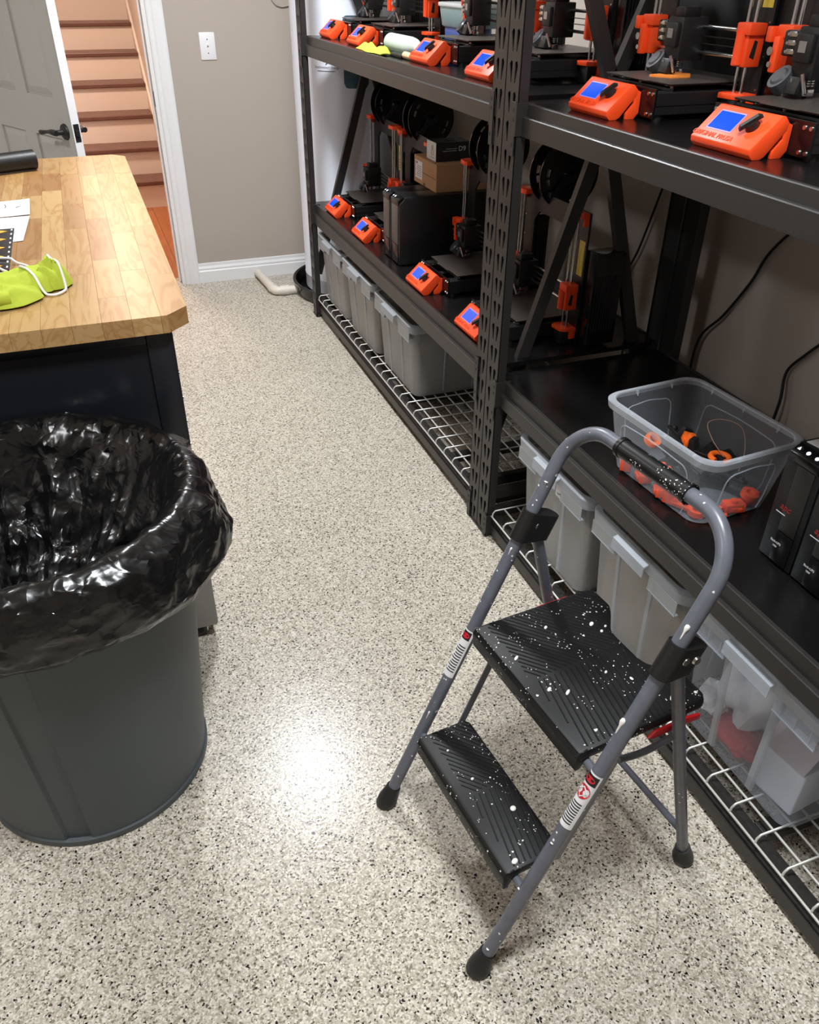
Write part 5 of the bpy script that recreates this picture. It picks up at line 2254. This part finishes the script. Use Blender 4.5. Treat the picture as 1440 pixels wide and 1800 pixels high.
def make_tote(name, x, y, z, W, L, H, label, group, m_body, m_rim, seams=True, lip=True):
    """open tote: local x = depth from the front rim, y = width; tapered shell, rim flange, front pull lip"""
    t = thing(name, label, 'bin', (x, y, z), 0, group)
    cx = L / 2
    bm = B()
    layers = [(0.0, 0.030), (0.006, 0.024), (0.02, 0.0225), (H - 0.036, 0.008), (H - 0.034, 0.004), (H, 0.003)]
    rings = []
    for h, ins in layers:
        rings.append([bm.verts.new((px_, py_, h)) for px_, py_ in rr_ring(cx, 0, L / 2 - ins, W / 2 - ins, 0.03)])
    n = len(rings[0])
    for k in range(len(rings) - 1):
        for i in range(n):
            j = (i + 1) % n
            bm.faces.new((rings[k][i], rings[k][j], rings[k + 1][j], rings[k + 1][i]))
    bm.faces.new(rings[0][::-1])
    body = obj('tub', bm, m_body, t, 40)
    # rim: rolled flange with a skirt
    bm = B()
    rl = [(H - 0.030, -0.006), (H - 0.004, -0.008), (H, -0.004), (H, 0.006), (H - 0.004, 0.008)]
    rings = []
    for h, ins in rl:
        rings.append([bm.verts.new((px_, py_, h)) for px_, py_ in rr_ring(cx, 0, L / 2 - ins, W / 2 - ins, 0.032)])
    for k in range(len(rings) - 1):
        for i in range(n):
            j = (i + 1) % n
            bm.faces.new((rings[k][i], rings[k][j], rings[k + 1][j], rings[k + 1][i]))
    rim = obj('rim', bm, m_rim, t, 40)
    if lip:
        bm = B()
        prism(bm, [(-0.010, H - 0.002), (-0.0225, H - 0.006), (-0.024, H - 0.034), (-0.0215, H - 0.034), (-0.020, H - 0.010), (-0.010, H - 0.005)], 'y', -W * 0.17, W * 0.17)
        obj('pull_lip', bm, m_rim, rim, 40)
        for s in (-1, 1):
            bm = B()
            box(bm, (-0.0065, s * W * 0.185, H - 0.064), (-0.0050, s * W * 0.465, H - 0.029))
            sk = obj('rim_skirt', bm, m_body, rim)
            bm = B()
            box(bm, (-0.0072, s * W * 0.185, H - 0.066), (0.004, s * W * 0.465, H - 0.0635))
            obj('skirt_edge', bm, m_rim, rim)
            for k in range(3):
                yy = s * (W * 0.23 + k * W * 0.095)
                bm = B()
                box(bm, (-0.0049, yy - 0.0012, H - 0.063), (0.005, yy + 0.0012, H - 0.031))
                obj('gusset', bm, m_rim, rim)
    if seams:
        for s in (-1, 1):
            bm = B()
            t2 = bmesh.new()
            y_t, y_b = s * W * 0.185, s * W * 0.16
            vs = []
            for (yy, zz, ins) in ((y_b, 0.012, 0.0235), (y_t, H - 0.040, 0.0085)):
                for dy in (-0.010, -0.006, 0.006, 0.010):
                    vs.append(t2.verts.new((ins - (0.004 if abs(dy) < 0.008 else -0.001), yy + dy, zz)))
            for i in range(3):
                t2.faces.new((vs[i], vs[i + 1], vs[5 + i], vs[4 + i]))
            join(bm, t2)
            obj('upright_rib', bm, m_rim, body, 40)
    for s in (-1, 1):
        for fx in (0.27, 0.5, 0.73):
            bm = B()
            t2 = bmesh.new()
            vs = []
            for (zz, ins) in ((0.014, 0.0235), (H - 0.040, 0.0085)):
                yy = s * (W / 2 - ins)
                for dx, o_ in ((-0.006, -0.001), (-0.003, 0.003), (0.003, 0.003), (0.006, -0.001)):
                    vs.append(t2.verts.new((L * fx + dx, yy + s * o_, zz)))
            for i in range(3):
                t2.faces.new((vs[i], vs[i + 1], vs[5 + i], vs[4 + i]))
            join(bm, t2)
            obj('side_rib', bm, m_rim, body, 40)
    return t


GT = 'frosted totes on the bottom wire decks'
M_TOTEL = mat('smoky_tote', (160, 160, 158), 0.4, alpha=0.42, bump=0.05, bscale=90)
M_RIML = mat('smoky_rim', (150, 154, 159), 0.38, alpha=0.72)
M_TOTEM = mat('milky_tote', (182, 184, 184), 0.4, alpha=0.30, bump=0.05, bscale=90)
ZL, ZR = 0.1195, 0.1075
make_tote('storage_tote', 0.992, 3.700, ZL, 0.405, 0.53, 0.315, 'smoky grey tote at the far end of the bottom rack', GT, M_TOTEL, M_RIML)
make_tote('storage_tote', 0.992, 3.276, ZL, 0.425, 0.53, 0.315, 'smoky grey tote in the middle of the three far totes', GT, M_TOTEL, M_RIML)
make_tote('storage_tote', 0.998, 2.838, ZL, 0.430, 0.53, 0.300, 'smoky grey tote with its long side showing, nearest of the far three', GT, M_TOTEL, M_RIML)
make_tote('storage_tote', 0.992, 1.567, ZR, 0.362, 0.53, 0.322, 'frosted tote with a small white label just right of the double post', GT, M_TOTEM, M_RIM)
make_tote('storage_tote', 1.000, 1.188, ZR, 0.362, 0.53, 0.318, 'frosted tote behind the step stool, filled with cardboard', GT, M_TOTEM, M_RIM)
t7 = make_tote('storage_tote', 1.005, 0.800, ZR, 0.375, 0.53, 0.330, 'clear tote holding white bags and a red piece', GT, M_TOTE, M_RIM)

# what shows through the frosted walls
def inside(name, label, cat, loc, w_, l_, h, m, bev=0.004, rz=0.0, part='carton', group=None):
    t = thing(name, label, cat, loc, rz, group)
    bm = B()
    box(bm, (0, -w_ / 2, 0), (l_, w_ / 2, h), bev)
    obj(part, bm, m, t)
    return t


M_GREYBOX = mat('grey_carton', (150, 144, 136), 0.8, var=0.1)
M_TANBOX = mat('tan_carton', (164, 146, 126), 0.8, var=0.1)
GB = 'cartons inside the frosted totes'
for (x, y, z, w_, l_, h, m, lb) in ((1.035, 3.700, ZL + .005, 0.33, 0.42, 0.225, M_TANBOX, 'tan carton inside the farthest smoky tote'),
                                    (1.035, 3.276, ZL + .005, 0.35, 0.42, 0.225, M_TANBOX, 'tan carton inside the middle smoky tote'),
                                    (1.040, 2.838, ZL + .005, 0.35, 0.42, 0.205, M_GREYBOX, 'grey carton inside the nearest smoky tote'),
                                    (1.036, 1.567, ZR + .005, 0.30, 0.40, 0.200, M_GREYBOX, 'grey carton inside the tote with the small label'),
                                    (1.042, 1.188, ZR + .005, 0.31, 0.40, 0.225, M_TANBOX, 'tan carton inside the tote behind the step stool')):
    inside('carton', lb, 'box', (x, y, z), w_, l_, h, m, group=GB)
# label on the fourth tote
bm = B()
box(bm, (0.9985, 1.452, 0.352), (0.9995, 1.545, 0.388))
tl_ = thing('tote_label', 'white paper label stuck on the frosted tote by the post', 'label', (0, 0, 0))
obj('paper', bm, M_PAPER, tl_)
bm = B()
for k, (a, b_) in enumerate(((1.462, 1.50), (1.47, 1.535))):
    pts = [(0.9983, a + (b_ - a) * i / 12, 0.377 - 0.013 * k + 0.003 * sin(i * 2.1)) for i in range(13)]
    tube(bm, pts, 0.0011, 5)
obj('handwriting', bm, M_LBLK, tl_)


def lump(name, label, cat, loc, size, m, seed, amp=0.25, freq=2.2, group=None, sub=4, part=None):
    bm = B()
    bmesh.ops.create_icosphere(bm, subdivisions=sub, radius=1.0)
    for v in bm.verts:
        p = v.co.copy()
        q = p * (1 + amp * noise.noise(p * freq + Vector((seed, seed * 2, 0))) + amp * 0.5 * (1 - abs(noise.noise(p * freq * 2.3 + Vector((0, seed, 3)))) * 2))
        if q.z < -0.55:
            q.z = -0.55 + (q.z + 0.55) * 0.12
        v.co = Vector((q.x * size[0], q.y * size[1], (q.z + 0.62) * size[2]))
    t = thing(name, label, cat, loc, 0, group)
    obj(part or name, bm, m, t, 50)
    return t


M_POLY = mat('white_bag_film', (236, 239, 248), 0.3, bump=0.4, bscale=40)
lump('plastic_bag', 'large white plastic bag inside the clear tote', 'bag', (1.175, 0.865, ZR + 0.062), (0.105, 0.078, 0.150), M_POLY, 2.1, 0.30, 2.0)
lump('plastic_bag', 'small knotted white bag low in the clear tote', 'bag', (1.075, 0.925, ZR + 0.045), (0.030, 0.030, 0.040), M_POLY, 5.3, 0.35, 2.4)
lump('red_cloth', 'crumpled red piece at the bottom of the clear tote', 'cloth', (1.085, 0.845, ZR + 0.012), (0.035, 0.060, 0.036), mat('red_fabric', (206, 54, 70), 0.6), 8.7, 0.35, 2.0)
wb = thing('white_box', 'white carton leaning inside the clear tote', 'box', (1.055, 0.712, ZR + 0.008), 0.12)
bm = B()
box(bm, (0, -0.055, 0), (0.16, 0.055, 0.115), 0.004)
obj('carton', bm, mat('bright_carton', (226, 234, 250), 0.6), wb)
bm = B()
prism(bm, [(0.0, 0.115), (0.004, 0.1175), (0.045, 0.165), (0.042, 0.166)], 'y', -0.05, 0.05)
obj('flap', bm, mat('pinkish_flap', (206, 196, 204), 0.6), wb)
inside('carton', 'tan carton at the back of the clear tote', 'box', (1.24, 0.745, ZR + .008), 0.22, 0.24, 0.235, M_TANBOX, group=GB)

# ================================================================== CLEAR BIN OF PRINTED PARTS
CBW, CBL, CBH = 0.350, 0.262, 0.172
cbn = thing('clear_bin', 'clear plastic bin of orange and black parts on the middle shelf', 'bin', (1.148, 1.243, DMR + 0.001), 0.075)
bm = B()
lay = [(0.0, 0.034), (0.005, 0.028), (0.022, 0.025), (CBH - 0.022, 0.006), (CBH, 0.004)]
rings = []
for h, ins in lay:
    rings.append([bm.verts.new((a, b_, h)) for a, b_ in rr_ring(0, 0, CBL / 2 - ins, CBW / 2 - ins, 0.036, 6)])
n = len(rings[0])
for k in range(len(rings) - 1):
    for i in range(n):
        j = (i + 1) % n
        bm.faces.new((rings[k][i], rings[k][j], rings[k + 1][j], rings[k + 1][i]))
bm.faces.new(rings[0][::-1])
tub = obj('tub', bm, M_CLEAR, cbn, 40)
bm = B()
rl = [(CBH - 0.018, -0.003), (CBH - 0.003, -0.005), (CBH + 0.001, -0.001), (CBH + 0.001, 0.007), (CBH - 0.002, 0.0085)]
rings = []
for h, ins in rl:
    rings.append([bm.verts.new((a, b_, h)) for a, b_ in rr_ring(0, 0, CBL / 2 - ins, CBW / 2 - ins, 0.042, 6)])
for k in range(len(rings) - 1):
    for i in range(n):
        j = (i + 1) % n
        bm.faces.new((rings[k][i], rings[k][j], rings[k + 1][j], rings[k + 1][i]))
rim = obj('rim', bm, M_CLRIM, cbn, 40)
bm = B()
for (x, y, dx, dy) in ((-CBL / 2, 0.08, 1, 0), (-CBL / 2, -0.03, 1, 0), (-CBL / 2, -0.12, 1, 0), (CBL / 2, 0.10, -1, 0), (CBL / 2, 0.0, -1, 0), (CBL / 2, -0.10, -1, 0), (-0.04, CBW / 2, 0, -1), (0.06, CBW / 2, 0, -1), (-0.05, -CBW / 2, 0, 1), (0.05, -CBW / 2, 0, 1)):
    c = Vector((x, y, CBH - 0.004)) + Vector((dx, dy, 0)) * 0.006
    tube(bm, [c + Vector((dx, dy, 0)) * 0.004 * q + Vector((0, 0, -0.012 * q)) for q in (0, .5, 1)], [0.004, 0.003, 0.001], 6)
obj('rim_tabs', bm, M_CLRIM, rim, 40)
# embossed panels on the four walls
for (nx, ny) in ((-1, 0), (1, 0), (0, -1), (0, 1)):
    half = (CBW if nx else CBL) / 2
    pts = []
    hw_, z0, z1 = half - 0.065, 0.012, CBH - 0.040
    for (a, h) in [(-hw_ + 0.008, z0)] + [(-hw_, z0 + (z1 - z0) * q) for q in (0.2, 0.5, 0.85)] + [(-hw_ + 0.012, z1 - 0.003), (-hw_ + 0.03, z1)] + [(0, z1 + 0.004)] + [(hw_ - 0.03, z1), (hw_ - 0.012, z1 - 0.003)] + [(hw_, z0 + (z1 - z0) * q) for q in (0.85, 0.5, 0.2)] + [(hw_ - 0.008, z0)]:
        ins = 0.025 - (0.025 - 0.006) * max(0, (h - 0.022)) / (CBH - 0.044)
        dist = (CBL if nx else CBW) / 2 - ins + 0.001
        pts.append((nx * dist, a, h) if nx else (a, ny * dist, h))
    bm = B()
    tube(bm, smooth_path(pts, 3), 0.0014, 6)
    obj('wall_emboss', bm, M_CLRIM, tub, 60)

M_ORGB = mat('orange_scrap', (250, 112, 30), 0.4)
M_REDO = mat('red_orange_scrap', (240, 86, 50), 0.45)
cm = Matrix.Translation(cbn.location) @ Matrix.Rotation(0.075, 4, 'Z')


def part_ring():
    bm = B()
    lathe(bm, [(0.010, -0.006), (0.019, -0.006), (0.019, 0.006), (0.010, 0.006), (0.010, -0.006)], n=20)
    return bm


def part_bracket():
    bm = B()
    prism(bm, [(-0.03, 0), (0.03, 0), (0.03, 0.008), (-0.012, 0.008), (-0.018, 0.03), (-0.03, 0.03)], 'y', -0.012, 0.012, bev=0.001)
    cyl(bm, (0.018, 0, 0.008), (0.018, 0, 0.014), 0.008, 0.007, 12)
    return bm


def part_block():
    bm = B()
    box(bm, (-0.022, -0.014, 0), (0.022, 0.014, 0.020), 0.002)
    box(bm, (-0.012, -0.018, 0.004), (0.012, 0.018, 0.014), 0.001)
    cyl(bm, (0, 0, 0.02), (0, 0, 0.026), 0.009, 0.008, 14)
    return bm


def part_clip():
    bm = B()
    tube(bm, [(0.02 * cos(a), 0.02 * sin(a), 0.006) for a in [radians(30 + 12 * i) for i in range(26)]], 0.006, 8)
    return bm


makers = {'ring': part_ring, 'bracket': part_bracket, 'block': part_block, 'clip': part_clip}
pmesh = {}
random.seed(21)
PARTS = [
    ('block', 'orange', 0.030, 0.050, 0.072, 'orange lumpy part on top of the heap near the middle'),
    ('clip', 'orange', 0.034, -0.045, 0.080, 'orange hooked clip on top of the heap, nearest the camera'),
    ('bracket', 'black', 0.045, 0.105, 0.066, 'black bracket leaning at the far end of the heap'),
    ('bracket', 'black', 0.030, 0.005, 0.070, 'black upright bracket in the middle of the heap'),
    ('block', 'black', 0.060, -0.030, 0.064, 'black block beside the orange clip on the heap'),
    ('block', 'black', 0.020, 0.020, 0.045, None), ('bracket', 'black', 0.060, 0.030, 0.040, None), ('bracket', 'black', 0.05, -0.08, 0.045, None), ('block', 'black', 0.02, -0.02, 0.042, None), ('bracket', 'black', 0.02, 0.075, 0.040, None),
    ('bracket', 'black', 0.04, -0.04, 0.022, None), ('block', 'black', -0.01, 0.05, 0.022, None), ('block', 'black', 0.05, 0.06, 0.014, None),
    ('bracket', 'red', -0.080, 0.115, 0.006, 'red-orange bracket at the far left corner of the clear bin floor'),
    ('clip', 'red', -0.080, 0.010, 0.052, 'red-orange clip pressed high against the front wall of the bin'),
    ('block', 'red', -0.086, -0.015, 0.006, 'red-orange block at the middle of the bin front wall'),
    ('bracket', 'red', -0.084, -0.065, 0.006, 'red-orange bracket low by the near end of the front wall'),
    ('ring', 'red', -0.070, -0.112, 0.012, 'red-orange ring in the corner of the bin nearest the camera'),
    ('clip', 'red', -0.035, -0.130, 0.006, 'red-orange clip low at the left of the bin near end'),
    ('block', 'red', 0.012, -0.132, 0.006, 'red-orange block low in the middle of the bin near end'),
    ('ring', 'red', 0.060, -0.126, 0.030, 'red-orange ring at the right of the bin near end'),
    ('bracket', 'red', 0.05, -0.122, 0.006, 'red-orange bracket under the ring at the bin near end'),
    ('block', 'red', -0.085, 0.05, 0.006, 'red-orange block low by the far half of the front wall'),
    ('ring', 'orange', -0.05, 0.08, 0.085, 'orange ring leaning high against the front wall of the bin'),
]
colm = {'orange': M_ORGB, 'black': M_BLK, 'red': M_REDO}
adj = {'orange': 'orange', 'black': 'black', 'red': 'red-orange'}
for kind, c, x, y, z, lb in PARTS:
    key = (kind, c)
    if key not in pmesh:
        o = obj('printed_part', makers[kind](), colm[c], smooth=35)
        pmesh[key] = o
    else:
        o = pmesh[key].copy()
        COL.objects.link(o)
    flat = z < 0.02
    o.matrix_world = cm @ Matrix.Translation((x, y, z)) @ Matrix.Rotation(random.uniform(0, 6.28), 4, 'Z') @ Matrix.Rotation(0 if flat else random.uniform(-0.7, 0.7), 4, 'X')
    if lb is None:
        lb = '%s %s part in the clear bin heap' % (adj[c], kind)
        tag(o, lb, 'printed part', '%s %ss in the clear bin' % (adj[c], kind))
    else:
        tag(o, lb, 'printed part')
bm = B()
tube(bm, smooth_path([(0.045, -0.045, 0.085), (0.035, -0.010, 0.115), (0.045, 0.02, 0.138), (0.07, 0.0, 0.150), (0.085, -0.04, 0.145), (0.07, -0.075, 0.11), (0.05, -0.09, 0.07)], 6), 0.0009, 6)
wr = obj('filament_loop', bm, mat('tan_filament', (176, 140, 120), 0.4), smooth=60)
wr.matrix_world = cm
tag(wr, 'thin tan filament loop standing up in the clear bin', 'filament')

# ================================================================== THINGS ON THE UPPER SHELF
sb = thing('spray_bottle', 'white translucent bottle lying between two upper shelf printers', 'bottle', (1.110, 2.985, DTL + 0.0300), 0)
M_MILK = mat('milky_bottle', (186, 197, 190), 0.35, alpha=0.72)
bm = B()
ax = Vector((0.02, -1, 0)).normalized()
lathe(bm, [(0.0, 0.180), (0.026, 0.178), (0.0295, 0.168), (0.0295, -0.03), (0.027, -0.06), (0.019, -0.095), (0.014, -0.106), (0.0, -0.106)], n=28, axis='y')
obj('bottle_body', bm, M_MILK, sb, 50)
bm = B()
lathe(bm, [(0.0, -0.104), (0.0165, -0.104), (0.0165, -0.128), (0.0, -0.130)], n=20, axis='y')
box(bm, (-0.012, -0.165, -0.010), (0.016, -0.126, 0.012), 0.005)
obj('spray_head', bm, M_WHITE, sb, 50)


def lime2(u_, v_):
    x = 1.062 + 0.045 * u_ + 0.006 * sin(v_ * 9)
    y = 3.255 - 0.27 * v_
    z = DTL + 0.003 + 0.022 * (max(0.0, 1 - abs(2 * u_ - 1) ** 2.2)) * (0.45 + 0.55 * abs(sin(v_ * 8 + u_ * 2)) + 0.3 * noise.noise(Vector((u_ * 5, v_ * 12, 2)))) * min(1, (1 - v_) * 6 + .15) * min(1, v_ * 6 + .2)
    return Vector((x - 1.05, y - 3.05, z - DTL + 0.0))


lc = obj('cleaning_cloth', crumple(16, 36, lime2, 0.003), M_LIME, smooth=60, loc=(1.05 - 0.055, 3.05, DTL + 0.001))
tag(lc, 'folded lime green cloth under the lying white bottle', 'cloth')
br = thing('wooden_brush', 'wood handled brush tucked behind an upper shelf control panel', 'brush', (1.060, 2.845, DTL + 0.012), 0)
bm = B()
cyl(bm, (0, 0.03, 0), (0, -0.10, 0.0), 0.011, 0.009, 14)
bmesh.ops.create_uvsphere(bm, u_segments=14, v_segments=8, radius=0.011, matrix=Matrix.Translation((0, 0.03, 0)))
obj('handle', bm, mat('pale_wood', (214, 178, 134), 0.5, var=0.15), br, 50)
bm = B()
box(bm, (-0.012, 0.04, -0.011), (0.012, 0.16, 0.0), 0.003)
obj('bristle_block', bm, M_BLK, br)
bk = thing('blue_tub', 'blue tub under the lidded translucent box, upper shelf', 'tub', (1.36, 3.045, DTL))
bm = B()
prism(bm, rrect(-0.06, -0.085, 0.06, 0.085, 0.02, 4), 'z', 0.0, 0.078, bev=0.004)
obj('tub', bm, mat('blue_plastic', (58, 84, 150), 0.35), bk, 40)
lbx = thing('lidded_box', 'translucent lidded box with teal contents on the upper shelf', 'box', (1.36, 3.035, DTL + 0.0785))
bm = B()
rings = []
for h, ins in ((0.0, 0.012), (0.004, 0.008), (0.062, 0.0)):
    rings.append([bm.verts.new((a, b_, h)) for a, b_ in rr_ring(0, 0, 0.075 - ins, 0.113 - ins, 0.02, 4)])
n = len(rings[0])
for k in range(2):
    for i in range(n):
        j = (i + 1) % n
        bm.faces.new((rings[k][i], rings[k][j], rings[k + 1][j], rings[k + 1][i]))
bm.faces.new(rings[0][::-1])
obj('tub', bm, mat('aqua_tub', (186, 214, 216), 0.3, alpha=0.5), lbx, 40)
bm = B()
prism(bm, rr_ring(0, 0, 0.062, 0.098, 0.016, 4), 'z', 0.005, 0.045)
obj('contents', bm, mat('teal_contents', (112, 164, 164), 0.6, var=0.2, vscale=40), lbx)
bm = B()
prism(bm, rr_ring(0, 0, 0.080, 0.118, 0.022, 4), 'z', 0.0615, 0.074, bev=0.003)
obj('lid', bm, mat('white_lid', (222, 228, 230), 0.3, alpha=0.85), lbx, 40)

bb = thing('added_dark_board', 'added matte black board filling the dark area behind the upper shelf printers', 'board', (1.5215, 1.88, DTL + 0.0005))  # board added to fill an unidentified dark area behind the printers
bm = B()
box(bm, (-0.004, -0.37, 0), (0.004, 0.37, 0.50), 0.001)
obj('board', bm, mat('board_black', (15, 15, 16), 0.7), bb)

# ================================================================== CORDS BEHIND THE SHELVES
XW = RX - 0.008


def cord(pts, r, label):
    bm = B()
    tube(bm, smooth_path(pts, 7), r, 8)
    tag(obj('power_cord', bm, M_RUBBER, smooth=60), label, 'cord')


cord([(XW, 1.28, 1.30), (XW - 0.01, 1.60, 1.00), (XW - 0.01, 1.71, 0.88), (XW - 0.005, 1.76, 0.78), (XW - 0.01, 1.83, 0.66), (XW - 0.02, 1.90, 0.56), (XW - 0.03, 1.90, 0.40)], 0.0042, 'black power cord sagging across the dark wall left of the clear bin')
cord([(XW, 1.30, 1.00), (XW, 1.41, 0.84), (XW - 0.004, 1.43, 0.76), (XW - 0.006, 1.50, 0.67), (XW - 0.01, 1.545, 0.60), (XW - 0.02, 1.53, 0.52), (XW - 0.03, 1.53, 0.42)], 0.0042, 'black power cord hanging behind the clear bin at right')
cord([(XW - 0.005, 2.20, 1.02), (XW - 0.005, 2.245, 0.88), (XW - 0.005, 2.30, 0.72), (XW - 0.006, 2.36, 0.60), (XW - 0.01, 2.38, 0.45)], 0.0036, 'thin black cord hanging straight down beside the diagonal brace')
cord([(1.45, 1.97, 0.545), (1.47, 2.00, 0.44), (1.50, 2.02, 0.33), (1.53, 2.08, 0.25)], 0.0035, 'black cord dangling under the middle shelf behind the double post')
